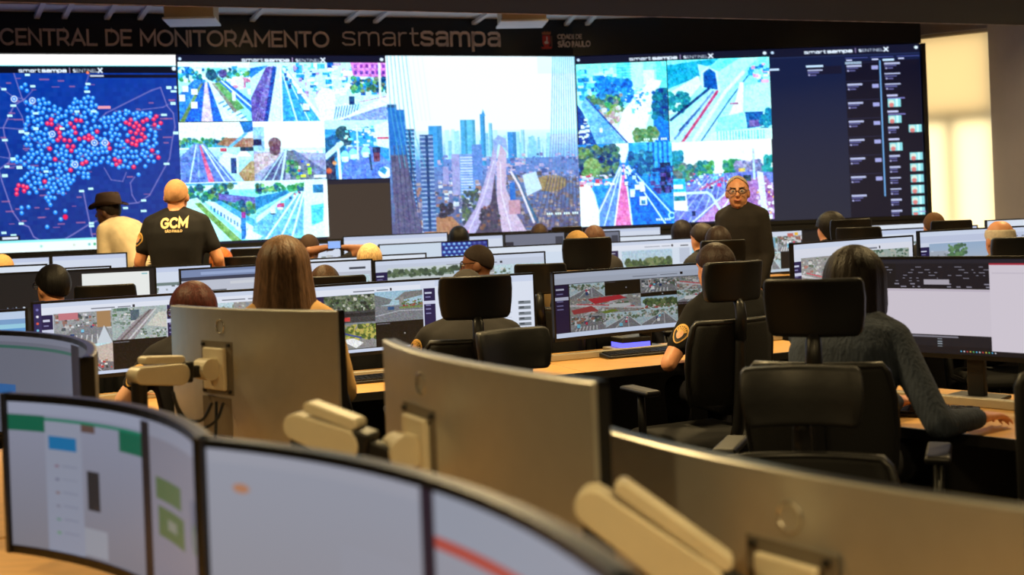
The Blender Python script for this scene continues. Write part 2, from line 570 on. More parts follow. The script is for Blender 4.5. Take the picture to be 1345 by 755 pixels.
wrr = MB().box((-8, -3.2, 0), (7.5, -3.0, 3.9)).build('wall_rear', M_sidewall)
wrr['kind'] = 'structure'; wrr['label'] = 'taupe wall behind the photographer'
WR0, WR1 = Vector((5.56, 13.15)), Vector((6.05, -3.0))
wr = MB().prism([WR0, WR1, WR1 + Vector((.2, 0)), WR0 + Vector((.2, 0))], 0, 3.9).build('wall_right', M_greywall)
wr['kind'] = 'structure'; wr['label'] = 'plain grey side wall right of the window'

# window with a roller blind, on the short wall between the video wall and the right wall
wa, wb = Vector((4.60, 13.743)), Vector((5.62, 13.16))
wd = (wb - wa).normalized(); wn = Vector((wd.y, -wd.x))
WM = Matrix(((wd.x, -wn.x, 0, wa.x), (wd.y, -wn.y, 0, wa.y), (0, 0, 1, 0), (0, 0, 0, 1)))   # local x along wall, y outwards, z up
WL = (wb - wa).length
wob = MB().box((-0.2, 0.10, 3.44), (WL, 0.25, 3.9), WM).box((-0.2, 0.02, 0), (0.03, 0.25, 3.9), WM).build('wall_back', M_greywall)
wob['kind'] = 'structure'; wob['label'] = 'grey wall piece over the window'
win = empty('window_1')
win['kind'] = 'structure'; win['label'] = 'tall window glowing behind a cream roller blind'
M_frame = mat('window_frame_paint', rgb(70, 66, 60), 0.6, noise=0.05)
fr = MB()
for x0, x1, z0, z1 in ((0.0, 0.06, 0, 3.44), (WL - 0.06, WL, 0, 3.44), (0.60, 0.71, 0, 2.40), (0.0, WL, 2.36, 2.50), (0.0, WL, 3.38, 3.44), (0, WL, 0, 0.08)):
    fr.box((x0, 0.13, z0), (x1, 0.19, z1), WM)
fr.build('window_frame', M_frame, win)
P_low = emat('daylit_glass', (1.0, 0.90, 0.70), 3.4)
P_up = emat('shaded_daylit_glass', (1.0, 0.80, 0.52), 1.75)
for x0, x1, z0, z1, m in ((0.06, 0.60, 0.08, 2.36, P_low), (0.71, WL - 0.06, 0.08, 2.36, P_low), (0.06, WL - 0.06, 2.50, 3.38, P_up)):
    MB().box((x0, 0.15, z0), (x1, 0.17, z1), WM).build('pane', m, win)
bl = bpy.data.materials.new('cream_blind_cloth'); bl.use_nodes = True
nt = bl.node_tree; nt.nodes.remove(nt.nodes['Principled BSDF'])
tr = nt.nodes.new('ShaderNodeBsdfTranslucent'); tr.inputs[0].default_value = (0.93, 0.80, 0.52, 1)
di = nt.nodes.new('ShaderNodeBsdfDiffuse'); di.inputs[0].default_value = (0.80, 0.70, 0.50, 1)
mixs = nt.nodes.new('ShaderNodeMixShader'); mixs.inputs[0].default_value = 0.25
wv = nt.nodes.new('ShaderNodeTexNoise'); wv.inputs['Scale'].default_value = 180
nt.links.new(tr.outputs[0], mixs.inputs[1]); nt.links.new(di.outputs[0], mixs.inputs[2])
nt.links.new(mixs.outputs[0], nt.nodes['Material Output'].inputs[0])
bo = empty('roller_blind')
tag(bo, 'cream roller blind pulled down over the bright window', 'blind')
blm = MB()
nb = 12
for i in range(nb):
    x0, x1 = 0.02 + (WL - 0.05) * i / nb, 0.02 + (WL - 0.05) * (i + 1) / nb
    blm.add([WM @ Vector(p) for p in ((x0, 0.045, 0.15), (x1, 0.045, 0.15), (x1, 0.045, 3.38), (x0, 0.045, 3.38))], [(0, 1, 2, 3)])
blm.build('cloth', bl, bo)
tb = MB(); tb.tube([WM @ Vector((0.0, 0.05, 3.405)), WM @ Vector((WL - 0.02, 0.05, 3.405))], 0.026, 12)
tb.build('roller_tube', mat('pale_tube', rgb(205, 200, 185), 0.4, noise=.03), bo)
tb2 = MB(); tb2.tube([WM @ Vector((0.02, 0.045, 0.14)), WM @ Vector((WL - 0.03, 0.045, 0.14))], 0.014, 8)
tb2.build('bottom_bar', mat('pale_tube', rgb(205, 200, 185), 0.4), bo)

# struts and air units under the front ceiling
for u, lab in ((72, 'above the N of CENTRAL'), (108, 'above the A of CENTRAL'), (163, 'above the word DE'), (206, 'left of the box over MONITORAMENTO'), (352, 'above the last M of MONITORAMENTO'), (475, 'above the m of smartsampa'), (512, 'above the first r of smartsampa'), (640, 'left of the box over the city crest'), (762, 'above the word CIDADE'), (790, 'farthest right, past the city lettering')):
    x, y = wall_xy(u)
    x2, y2 = wall_xy(u + 1); d = Vector((x2 - x, y2 - y)).normalized(); n = Vector((d.y, -d.x))
    a = Vector((x + n.x * .04 - d.x * .12, y + n.y * .04 - d.y * .12, 3.66)); b = Vector((x + n.x * .55, y + n.y * .55, 3.74))
    mb = MB(); box_between(mb, a, b, 0.05, 0.035)
    o = mb.build('ceiling_strut', M_white)
    tag(o, 'slanted white ceiling strut ' + lab, 'strut', 'struts along the ceiling strip')
for i, (u, y, zb, lab) in enumerate(((252, 11.25, 3.49, 'beige ceiling box above the word MONITORAMENTO'), (685, 12.0, 3.47, 'beige ceiling box above the city crest'))):
    p = P(u, 20, y)
    o = empty('ceiling_unit', (p.x, y, zb), 0.12)
    tag(o, lab, 'ceiling unit')
    MB().box((-.235, -.2, .02), (.235, .2, .315)).build('housing', M_ceiling, o, bevel=.01)
    MB().box((-.25, -.22, 0), (.25, .22, .02)).build('bottom_grille', M_white, o, bevel=.004)

# ------------------------------------------------------------------ pictures of the video wall
rng = np.random.default_rng(7)
PX = 1.08
SKY = (238, 250, 252)
CY = [(60, 150, 215), (120, 205, 235), (200, 240, 250), (30, 90, 160), (235, 250, 255)]
GR = [(40, 110, 110), (70, 140, 90), (120, 160, 90), (30, 80, 110), (90, 110, 80)]
CARS = [(240, 250, 255), (230, 240, 250), (40, 70, 120), (120, 200, 230), (200, 60, 90)]

def road(cv, x0, x1, vx, vy, vw, col, lanes=3, lane_col=(235, 245, 250), yb=1.0, lw=1.0):
    cv.poly([(x0, yb), (vx - vw, vy), (vx + vw, vy), (x1, yb)], col)
    for i in range(lanes + 1):
        k = i / lanes
        cv.line([(x0 + (x1 - x0) * k, yb), (vx - vw + 2 * vw * k, vy)], lw, lane_col, 0.8)
def cars(cv, pa, pb, n, s0, s1, rng, jit=.02, cols=CARS):
    for i in range(n):
        k = (i + rng.uniform(0, .9)) / n
        q = k * k
        x = pa[0] + (pb[0] - pa[0]) * q + rng.uniform(-jit, jit); y = pa[1] + (pb[1] - pa[1]) * q
        s = s0 + (s1 - s0) * q
        c = cols[rng.integers(len(cols))]
        cv.rect(x - s / cv.w / 2, y - s * .5 / cv.h, x + s / cv.w / 2, y + s * .5 / cv.h, (30, 60, 110))
        cv.rect(x - s / cv.w / 2, y - s * .75 / cv.h, x + s / cv.w / 2, y + s * .3 / cv.h, c)
def skyline(cv, x0, x1, yb, h0, h1, cols, n, rng, win=False):
    for i in range(n):
        w = rng.uniform(.5, 1.4) * (x1 - x0) / n
        x = x0 + (x1 - x0) * i / n
        h = rng.uniform(h0, h1)
        c = cols[rng.integers(len(cols))]
        cv.rect(x, yb - h, x + w, yb, c)
        if win:
            for k in range(int(h * cv.h / 3)):
                cv.rect(x + .1 * w, yb - h + (k * 3 + 1) / cv.h, x + .9 * w, yb - h + (k * 3 + 2) / cv.h, tuple(int(q * .75) for q in c))
def stamp(cv, x, y, w):
    n = int(w * cv.w / 3)
    for i in range(n):
        if i % 4 != 3:
            cv.rect(x + i * 3 / cv.w, y, x + (i * 3 + 2) / cv.w, y + 3 / cv.h, (225, 245, 250))
def brand(cv, x, y, hp, wd=1.0, col=(225, 240, 255)):
    x = cv.text('smart', x, y, hp, wd, col, .25, 1.45)
    x = cv.text('sampa', x + 2.5 / cv.w, y, hp, wd * 1.45, col, .25, 1.45)
    cv.line([(x + 5 / cv.w, y + 1 / cv.h), (x + 5 / cv.w, y - (hp + 1) / cv.h)], wd, (190, 170, 220))
    x = cv.text('SENTINEL', x + 10 / cv.w, y, hp * .8, wd * .8, col, .34, 1.25)
    cv.text('X', x + 1 / cv.w, y + .1 * hp / cv.h, hp * 1.25, wd * 2, col)

def f_highway_a(cv):      # wide avenue with a pink strip and a planted slope
    cv.vgrad((200, 240, 250), (150, 210, 235)); cv.rect(0, 0, 1, .1, SKY)
    skyline(cv, 0, 1, .3, .08, .24, CY, 12, rng); cv.scatter(0, .12, 1, .34, GR + CY, 60, 2, 6, rng)
    cv.disc(.46, .22, 8, (50, 80, 100)); cv.disc(.62, .2, 6, (90, 70, 120)); cv.scatter(.66, .2, 1, .5, [(250, 250, 255), (225, 225, 250), (210, 120, 150)], 30, 3, 8, rng, box=True)
    cv.poly([(0, .95), (0, .55), (.22, .3), (.38, .3), (.05, 1)], (60, 120, 190)); cv.poly([(.0, 1), (.3, .38), (.36, .34), (.08, 1)], (120, 130, 80))
    cv.poly([(.07, 1), (.35, .34), (.43, .34), (.6, 1)], (30, 95, 185)); cv.poly([(.3, 1), (.37, .34), (.4, .34), (.46, 1)], (225, 180, 200))
    cv.poly([(.42, .34), (.38, .3), (.5, .34), (.95, 1), (.6, 1)], (225, 240, 250))
    for i in range(6): cv.line([(.55 + .06 * i, .7 + .05 * i), (.62 + .06 * i, .66 + .05 * i)], 2, (60, 130, 200))
    cv.poly([(.46, .36), (.56, .34), (.84, .8), (.76, .86)], (150, 130, 120)); cv.poly([(.5, .36), (.6, .33), (.9, .78), (.8, .82)], (110, 150, 90))
    cv.poly([(.56, .32), (.66, .32), (1, .66), (1, .86)], (40, 100, 190)); cv.line([(.6, .32), (1, .76)], 2, (235, 245, 255))
    for p in ((.21, .72), (.05, .6), (.22, .5), (.1, .45)): cv.rect(p[0] - .04, p[1] - .05, p[0] + .04, p[1] + .05, (240, 250, 252))
    cv.rect(.74, .5, .78, .66, (230, 250, 255)); cv.grain(.06, rng)
def f_highway_b(cv):      # two carriageways, crossing and pink buildings
    cv.fill((205, 240, 250)); cv.scatter(.2, 0, 1, .5, CY + [(250, 250, 255), (200, 150, 190), (90, 170, 200)], 190, 2, 8, rng, box=True)
    cv.poly([(0, .6), (.12, .08), (.18, .06), (.1, 1), (0, 1)], (110, 80, 150)); cv.poly([(.09, 1), (.17, .08), (.2, .08), (.14, 1)], (30, 70, 150)); cv.poly([(0, .28), (0, .1), (.14, .05)], (60, 120, 200))
    for i in range(4): cv.line([(.02 + .02 * i, 1), (.16, .08)], 1, (150, 120, 180))
    cv.poly([(.12, 1), (.2, .06), (.24, .05), (.24, 1)], (220, 240, 250)); cv.poly([(.21, 1), (.22, .1), (.27, .1), (.5, 1)], (70, 150, 205))
    cv.line([(.22, 1), (.225, .12)], 3, (245, 252, 255)); cv.line([(.33, 1), (.24, .2)], 2, (225, 245, 255)); cv.line([(.52, 1), (.25, .12)], 5, (240, 250, 255)); cv.line([(.42, 1), (.25, .14)], 1.5, (225, 245, 255))
    cars(cv, (.25, .15), (.42, .9), 9, 3, 10, rng, .03, [(30, 80, 150), (235, 250, 255), (60, 140, 200)])
    cv.poly([(.46, .62), (.52, .42), (.62, .48), (.6, .95), (.52, 1)], (238, 250, 252)); cv.poly([(.6, .75), (.7, .68), (.78, .85), (.66, 1), (.58, 1)], (235, 248, 252))
    for i in range(9): cv.line([(.6 + .02 * i, .96 - .01 * i), (.62 + .02 * i, .76 - .005 * i)], 1.6, (60, 110, 160))
    cv.poly([(.73, .0), (1, .0), (1, .26), (.75, .24)], (225, 120, 190))
    for i in range(6): cv.rect(.76 + .04 * i, .04, .78 + .04 * i, .1, (150, 60, 150)); cv.rect(.76 + .04 * i, .14, .78 + .04 * i, .2, (120, 60, 150))
    cv.scatter(.74, .28, 1, .5, GR + [(120, 110, 90), (60, 120, 180)], 40, 3, 7, rng); cv.poly([(.66, .95), (1, .55), (1, .95)], (235, 235, 250)); cv.poly([(.62, 1), (1, .72), (1, 1)], (150, 150, 200))
    cv.line([(.94, .02), (.94, .7)], 3, (235, 245, 255)); cv.line([(.78, .68), (.95, .6), (1, .58)], 1.5, (200, 110, 140)); cv.rect(.71, .58, .75, .72, (40, 70, 110)); cv.disc(.67, .5, 6, (230, 245, 250)); cv.grain(.07, rng)
def f_highway_c(cv):      # highway with red kerb, white tent, brown roofs
    cv.fill(SKY); cv.rect(0, .3, 1, .42, (90, 160, 190)); cv.scatter(0, .28, .6, .4, GR, 30, 2, 5, rng)
    cv.poly([(.5, .38), (.62, .26), (1, .28), (1, .48)], (170, 110, 90)); cv.poly([(.82, .0), (1, .0), (1, .16), (.88, .2)], (40, 110, 170)); cv.line([(.6, .5), (.9, .2)], 4, (110, 160, 200))
    cv.poly([(0, .45), (1, .42), (1, 1), (0, 1)], (180, 200, 230)); cv.poly([(0, .58), (.2, .36), (.34, .36), (.75, 1), (0, 1)], (110, 120, 185))
    cv.poly([(.38, 1), (.27, .38), (.29, .38), (.46, 1)], (235, 100, 130)); cv.line([(.12, 1), (.23, .38)], 1.6, (225, 235, 255)); cv.line([(.6, 1), (.31, .38)], 1.8, (235, 240, 255)); cv.line([(.25, .9), (.25, .38)], 1, (170, 180, 225)); cv.line([(.7, 1), (.33, .4)], 1.4, (210, 220, 250))
    cv.poly([(.52, .66), (.6, .5), (.8, .56), (.78, .86), (.7, .86)], (225, 240, 252)); cv.rect(.68, .6, .76, .86, (40, 60, 110)); cv.poly([(.76, .58), (.86, .44), (.97, .58)], (250, 252, 255)); cv.rect(.78, .58, .96, .64, (200, 220, 235))
    cv.rect(.82, .42, 1, .5, (40, 60, 80)); cv.rect(.55, .44, .63, .49, (200, 60, 80)); cv.poly([(.78, .86), (.95, .66), (1, .66), (1, 1), (.86, 1)], (180, 130, 90)); cv.grain(.05, rng)
def f_highway_d(cv):      # pale sky over railway-like lanes
    cv.fill((245, 250, 250)); cv.rect(0, .45, 1, .5, (215, 225, 235)); skyline(cv, .5, 1, .58, .02, .1, [(170, 200, 220), (150, 170, 190)], 12, rng)
    cv.poly([(0, .5), (1, .55), (1, 1), (0, 1)], (165, 150, 180)); cv.poly([(0, .9), (0, .55), (.3, .5), (.38, .6)], (205, 160, 165)); cv.disc(.3, .38, 9, (130, 85, 90)); cv.disc(.3, .48, 8, (120, 75, 85)); cv.rect(0, .1, .16, .5, (160, 180, 210)); cv.rect(0, .3, .12, .4, (30, 50, 90))
    cv.poly([(.08, 1), (.42, .48), (.48, .48), (.42, 1)], (95, 90, 125)); cv.line([(.12, 1), (.42, .5)], 2, (190, 200, 225)); cv.line([(.37, 1), (.45, .5)], 3, (210, 215, 235)); cv.line([(.25, 1), (.44, .5)], 1.5, (190, 200, 225))
    cv.poly([(.5, 1), (.46, .5), (.55, .5), (.95, 1)], (110, 105, 120)); cv.poly([(.72, .8), (.52, .48), (.56, .48), (1, .86), (1, 1)], (120, 115, 150)); cv.scatter(.46, .68, .62, .95, GR, 14, 3, 6, rng); cv.scatter(.55, .66, .78, .92, [(230, 240, 60), (60, 90, 200), (240, 250, 255), (220, 70, 90)], 9, 2, 4, rng, box=True); cv.rect(.74, .78, .79, .9, (150, 210, 60)); cv.rect(.82, .92, 1, .96, (235, 240, 250)); cv.grain(.05, rng)
def f_street_e(cv):       # street with lorry and white car
    cv.fill((70, 140, 200)); cv.rect(0, 0, 1, .16, (200, 238, 248)); cv.poly([(0, .3), (.3, .2), (.3, .5), (0, .8)], (40, 90, 130)); cv.disc(.28, .22, 10, (60, 80, 90)); cv.disc(.33, .35, 8, (60, 80, 90)); cv.scatter(.3, .08, .75, .45, CY + [(240, 250, 255)], 50, 2, 5, rng, box=True)
    cv.poly([(.22, 1), (.35, .45), (.7, .45), (1, .75), (1, 1)], (105, 120, 195)); cv.line([(.22, 1), (.2, .4)], 4, (240, 250, 255)); cv.line([(0, .62), (.25, .4)], 7, (210, 240, 250)); cv.poly([(0, .7), (.14, .6), (.16, 1), (0, 1)], (60, 60, 80)); cv.disc(.05, .85, 4, (210, 100, 60)); cv.disc(.14, .72, 3, (220, 130, 80))
    cv.poly([(.76, .1), (1, .02), (1, .5), (.8, .45)], (225, 240, 252)); cv.rect(.8, .3, 1, .33, (210, 70, 110)); cv.rect(.74, .5, .84, .72, (120, 60, 80)); cv.rect(.73, .46, .85, .56, (60, 60, 90))
    for p in ((.3, .62), (.43, .58), (.62, .55)): cv.disc(p[0], p[1], 6, (150, 225, 235), 1, 8); cv.rect(p[0] - .05, p[1], p[0] + .05, p[1] + .08, (230, 250, 252))
    cv.line([(.5, .1), (.5, .66)], 2, (235, 245, 255)); cv.line([(.68, .6), (.7, .84)], 3, (50, 60, 90)); cv.disc(.9, .9, 9, (240, 250, 250), 1, 8); cv.poly([(.8, .86), (.88, .8), (.94, .86), (.9, .94)], (60, 130, 170)); cv.grain(.05, rng)
def f_wide_f(cv):         # wide road beside a canal and a white building
    cv.fill((150, 215, 235)); cv.rect(0, 0, 1, .14, (225, 248, 252)); cv.rect(0, .02, .38, .06, (90, 150, 190)); cv.scatter(.0, .08, .34, .36, GR, 40, 3, 9, rng); cv.scatter(.5, .08, .85, .2, GR, 26, 3, 7, rng)
    cv.poly([(.25, .2), (.5, .28), (.5, .45), (.25, .3)], (110, 90, 160)); cv.scatter(.28, .36, .5, .55, GR, 22, 4, 9, rng)
    cv.poly([(0, .3), (.1, .26), (.4, 1), (.1, 1), (0, .7)], (200, 235, 248)); cv.poly([(.08, .35), (.12, .34), (.4, 1), (.33, 1)], (130, 150, 80)); cv.poly([(0, .62), (.06, .5), (.22, 1), (.05, 1)], (90, 160, 225))
    cv.poly([(.15, .32), (.22, .34), (.5, .8), (.5, .96), (.44, .98)], (220, 240, 250)); cv.poly([(.22, .34), (.26, .32), (.52, .7), (.52, .84)], (90, 160, 210)); 
    for i in range(12): cv.rect(.19 + .022 * i, .40 + .036 * i, .2 + .022 * i, .47 + .036 * i, (60, 110, 160))
    cv.poly([(.46, 1), (.5, .55), (.8, .2), (.88, .2), (.84, .95)], (125, 175, 215)); cv.poly([(.5, .5), (.5, .28), (.72, .18), (.74, .22)], (50, 120, 170)); cv.poly([(.5, .62), (.74, .22), (.78, .2), (.5, .72)], (215, 235, 248))
    for k in (.56, .66, .74): cv.line([(k, 1), (.82 + (k - .66) * .2, .22)], 2.4, (240, 250, 255))
    cv.disc(.67, .45, 5, (210, 90, 140)); cv.rect(.65, .47, .69, .5, (230, 235, 250)); cars(cv, (.8, .22), (.58, .6), 8, 2, 7, rng, .02)
    cv.poly([(.84, .06), (1, .02), (1, 1), (.82, 1)], (225, 246, 248)); cv.rect(.9, .1, .97, .24, (50, 110, 150)); cv.poly([(.88, .45), (.97, .42), (.96, .72), (.88, .8)], (100, 190, 225)); cv.rect(.97, .05, 1, 1, (245, 252, 252)); cv.rect(.4, .52, .43, .75, (170, 60, 130)); cv.rect(.395, .62, .43, .98, (60, 120, 180)); cv.poly([(.42, .98), (.44, .8), (.54, .94), (.5, 1)], (235, 250, 255)); cv.grain(.05, rng)
def f_skyline(cv):        # cable-stayed bridge over the hazy city
    cv.vgrad((236, 238, 238), (232, 240, 240), 0, .42); cv.vgrad((215, 240, 245), (120, 180, 235), .42, .58); cv.vgrad((95, 130, 200), (90, 85, 120), .58, 1)
    cv.rect(.8, 0, 1, .1, (200, 240, 245), .5)
    skyline(cv, .3, .85, .58, .08, .18, [(150, 210, 235), (180, 225, 240), (130, 195, 230)], 34, rng)
    for x, w, t, c in ((.40, .035, .36, (70, 160, 215)), (.44, .045, .36, (90, 180, 225)), (.5, .028, .33, (60, 150, 215)), (.54, .02, .38, (120, 195, 230)), (.65, .045, .43, (60, 140, 215)), (.25, .07, .39, (60, 150, 220)), (.71, .02, .42, (150, 210, 235))):
        cv.rect(x - w / 2, t, x + w / 2, .62, c)
        cv.rect(x + w * .1, t, x + w * .5, .62, tuple(int(q * .85) for q in c))
    cv.poly([(.493, .34), (.505, .3), (.517, .34)], (60, 150, 215))
    cv.scatter(.25, .55, 1, .72, [(90, 130, 200), (120, 120, 180), (150, 150, 205), (190, 170, 200), (70, 90, 150)], 260, 2, 5, rng, box=True)
    cv.scatter(.1, .7, .5, .98, [(110, 110, 150), (170, 150, 160), (200, 210, 225), (70, 70, 90), (150, 110, 100), (60, 100, 150)], 300, 2, 6, rng, box=True)
    cv.scatter(.6, .66, 1, .98, [(100, 90, 110), (130, 110, 110), (90, 80, 90), (160, 140, 140), (80, 100, 150)], 300, 2, 6, rng, box=True)
    cv.poly([(.16, 1), (.24, .9), (.32, .9), (.4, 1)], (165, 115, 85)); cv.disc(.85, .73, 22, (150, 125, 88), 1, 12)
    for x, w, t, b, c in ((.115, .05, .41, .88, (50, 120, 190)), (.2, .07, .44, .98, (80, 110, 170))):
        cv.rect(x - w / 2, t, x + w / 2, b, c)
        for i in range(int((b - t) * cv.h / 3)):
            cv.rect(x - w / 2, t + i * 3 / cv.h, x + w / 2, t + (i * 3 + 1.2) / cv.h, (170, 195, 225) if i % 2 else (40, 60, 110))
            cv.rect(x - w * .1, t + i * 3 / cv.h, x + w * .12, t + (i * 3 + 3) / cv.h, (30, 60, 110))
    cv.poly([(0, .27), (.05, .27), (.05, .3), (.09, .3), (.1, .62), (.16, 1), (.02, 1)], (35, 105, 190)); cv.poly([(.01, .55), (.09, .55), (.16, 1), (.02, 1)], (90, 85, 120)); cv.rect(0, .27, .05, .29, (40, 70, 120))
    for k in range(5): cv.line([(.03 + .02 * k, .5), (.04 + .03 * k, 1)], 1.5, (60, 60, 95), .8)
    cv.rect(.33, .55, .37, .78, (150, 150, 205)); cv.rect(.28, .62, .31, .72, (150, 150, 205)); cv.rect(.37, .55, .45, .8, (110, 150, 215)); cv.rect(.44, .5, .49, .7, (90, 130, 205))
    for i in range(14): cv.rect(.375, .57 + .015 * i, .44, .576 + .015 * i, (190, 210, 240))
    cv.scatter(.38, .74, .46, .95, [(50, 60, 80), (70, 80, 80), (90, 110, 80)], 26, 3, 6, rng); cv.scatter(.26, .82, .32, .9, [(50, 45, 60)], 8, 4, 7, rng)
    rc = (172, 160, 205)
    cv.poly([(.355, 1), (.45, .85), (.53, .62), (.555, .5), (.575, .5), (.56, .65), (.53, .82), (.44, 1)], rc); cv.poly([(.58, 1), (.56, .8), (.565, .62), (.59, .5), (.62, .55), (.61, .75), (.66, .9), (.71, 1)], (195, 170, 200))
    cv.line([(.4, 1), (.49, .8), (.55, .6)], 1.4, (215, 205, 235)); cv.line([(.63, 1), (.585, .78), (.585, .6)], 1.4, (225, 215, 235)); cv.poly([(.44, 1), (.53, .82), (.555, .66), (.56, .82), (.58, 1)], (75, 65, 85)); cv.scatter(.47, .85, .57, .98, [(120, 80, 70), (60, 55, 70)], 14, 3, 5, rng)
    cv.poly([(.56, .56), (.55, .48), (.58, .45), (.62, .47), (.63, .55), (.61, .52), (.58, .5)], (140, 165, 225)); cv.line([(.66, .68), (.7, .78), (.77, .95)], 4, (60, 100, 140)); cv.line([(.64, .66), (.68, .74), (.75, .95)], 3, (225, 215, 225)); cv.poly([(.7, .68), (.77, .66), (.8, .76), (.72, .8)], (190, 215, 240)); cv.rect(.63, .72, .66, .82, (40, 100, 190)); cv.rect(.62, .82, .68, .9, (190, 140, 160))
    for k in range(6): cv.line([(.01 + .02 * k, 0), (.02 + .025 * k, .3 + .03 * k), (.06 + .026 * k, .62)], 1.1, (80, 170, 205), .8)
    for k in range(4): cv.line([(.12 + .025 * k, 0), (.16 + .022 * k, .36)], .8, (190, 225, 230), .7)
    for k in range(11): cv.line([(.885 + .011 * k, 0), (.86 + .0135 * k, .45)], 1.2, (60, 165, 205), .85); cv.line([(.86 + .0135 * k, .45), (.835 + .016 * k, .7)], 1.3, (110, 120, 175), .8); cv.line([(.835 + .016 * k, .7), (.75 + .026 * k, 1)], 1.6, (75, 70, 90), .8)
    cv.rect(.4, .98, .405, 1, (220, 60, 70)); cv.grain(.035, rng, 2, .45, 1); stamp(cv, .82, .9, .18)
def f_avenue_g(cv):       # park, tower blocks, bright street
    cv.vgrad((150, 230, 240), (190, 235, 245)); cv.scatter(0, .05, .5, .5, [(60, 150, 205), (110, 200, 225), (200, 240, 250), (40, 120, 180)], 90, 3, 10, rng, box=True)
    cv.rect(.45, 0, .62, .42, (110, 205, 225)); cv.rect(.6, .0, .74, .36, (190, 240, 240)); cv.rect(.74, .1, .86, .28, (225, 248, 250)); cv.rect(.88, 0, 1, .35, (120, 215, 230))
    for i in range(12): cv.line([(.45, .03 + i * .035), (.61, .03 + i * .035)], 1, (70, 170, 205))
    cv.scatter(.24, .2, .6, .48, [(30, 110, 190), (50, 140, 200), (30, 90, 160)], 50, 4, 10, rng); cv.scatter(.1, .4, .5, .6, GR + [(150, 130, 120), (60, 130, 190)], 60, 3, 8, rng); cv.disc(.42, .58, 8, (120, 150, 70)); cv.disc(.38, .68, 11, (150, 160, 80)); cv.scatter(.25, .55, .48, .8, [(220, 200, 200), (200, 150, 150), (150, 150, 110)], 26, 3, 6, rng)
    cv.poly([(.5, 1), (.42, .9), (.5, .6), (.82, .22), (.94, .24), (.84, .5), (.72, .9), (.6, 1)], (240, 248, 252)); cv.scatter(.5, .32, .78, .62, [(240, 250, 255), (60, 130, 190), (130, 200, 225)], 50, 2, 4, rng, box=True)
    cv.poly([(.04, .5), (.1, .42), (.52, 1), (.2, 1)], (120, 165, 215)); cv.line([(.1, .42), (.54, 1)], 2.5, (60, 80, 150)); cv.rect(.24, .8, .27, .85, (240, 250, 255)); cv.poly([(0, .5), (.06, .6), (.2, 1), (0, 1)], (25, 75, 140)); cv.scatter(0, .6, .12, 1, [(230, 250, 255), (30, 80, 150)], 26, 2, 4, rng, box=True)
    cv.poly([(.82, .5), (.92, .35), (1, .45), (1, 1), (.84, 1)], (20, 110, 190)); cv.scatter(.84, .36, 1, .7, [(20, 80, 120), (30, 110, 130), (20, 70, 130)], 36, 4, 9, rng); cv.scatter(.62, .82, .86, .98, [(110, 130, 90), (90, 120, 80), (130, 140, 90)], 30, 4, 8, rng); stamp(cv, .72, .95, .26); cv.grain(.05, rng)
def f_station_h(cv):      # railway hall and tracks
    cv.vgrad((140, 225, 235), (200, 240, 248)); cv.poly([(0, .35), (0, .06), (.3, .02), (.5, .0), (.34, .2)], (40, 150, 180)); cv.poly([(0, .4), (.3, .2), (.33, .3), (.1, .62), (0, .66)], (225, 240, 248)); cv.scatter(0, .4, .2, .62, [(30, 110, 130), (50, 140, 140)], 30, 3, 7, rng)
    cv.poly([(.3, .06), (.42, .1), (.74, .0), (.9, .0), (.52, .4), (.33, .34)], (180, 228, 238)); cv.poly([(.34, .34), (.34, .16), (.41, .1), (.48, .16), (.49, .38)], (20, 80, 150)); cv.line([(.34, .34), (.34, .16), (.41, .1), (.48, .16), (.5, .4)], 3, (215, 240, 245)); cv.poly([(.4, .1), (.62, .0), (.72, 0), (.5, .16)], (120, 215, 230))
    cv.poly([(0, 1), (.38, .38), (.5, .38), (.28, 1)], (185, 205, 228)); cv.line([(.02, .72), (.4, .36)], 4, (20, 60, 110)); cv.line([(.12, 1), (.48, .4)], 4, (200, 60, 100)); cv.line([(.05, .95), (.44, .4)], 3, (110, 130, 190)); cv.line([(.22, 1), (.56, .4), (.74, .18)], 5, (225, 235, 250)); cv.line([(.3, 1), (.6, .5), (.8, .2)], 2, (40, 90, 150)); cv.line([(.1, .85), (.3, .6)], 3, (60, 90, 140))
    cv.poly([(.58, .7), (.66, .5), (.7, .3), (.74, .3), (.72, .7)], (240, 245, 250)); cv.rect(.6, .54, .68, .56, (190, 120, 150)); cv.poly([(.76, .34), (1, .3), (1, .66), (.74, .64)], (190, 230, 235)); cv.scatter(.78, .06, 1, .3, [(60, 150, 200), (230, 150, 180), (235, 245, 250), (30, 110, 170)], 24, 3, 7, rng, box=True)
    cv.poly([(.48, .72), (.72, .66), (.76, .86), (.44, .9)], (150, 205, 230)); cv.poly([(.74, .66), (.92, .66), (.9, .84), (.76, .86)], (30, 90, 150)); cv.rect(.78, .76, .9, .84, (130, 90, 150)); cv.scatter(.9, .65, 1, .92, [(20, 100, 140), (40, 130, 150)], 16, 4, 8, rng); cv.poly([(.34, 1), (.44, .88), (1, .86), (1, 1)], (210, 235, 245)); 
    for i in range(16): cv.rect(.46 + .03 * i, .88, .475 + .03 * i, .99, (130, 190, 215))
    cv.grain(.05, rng)
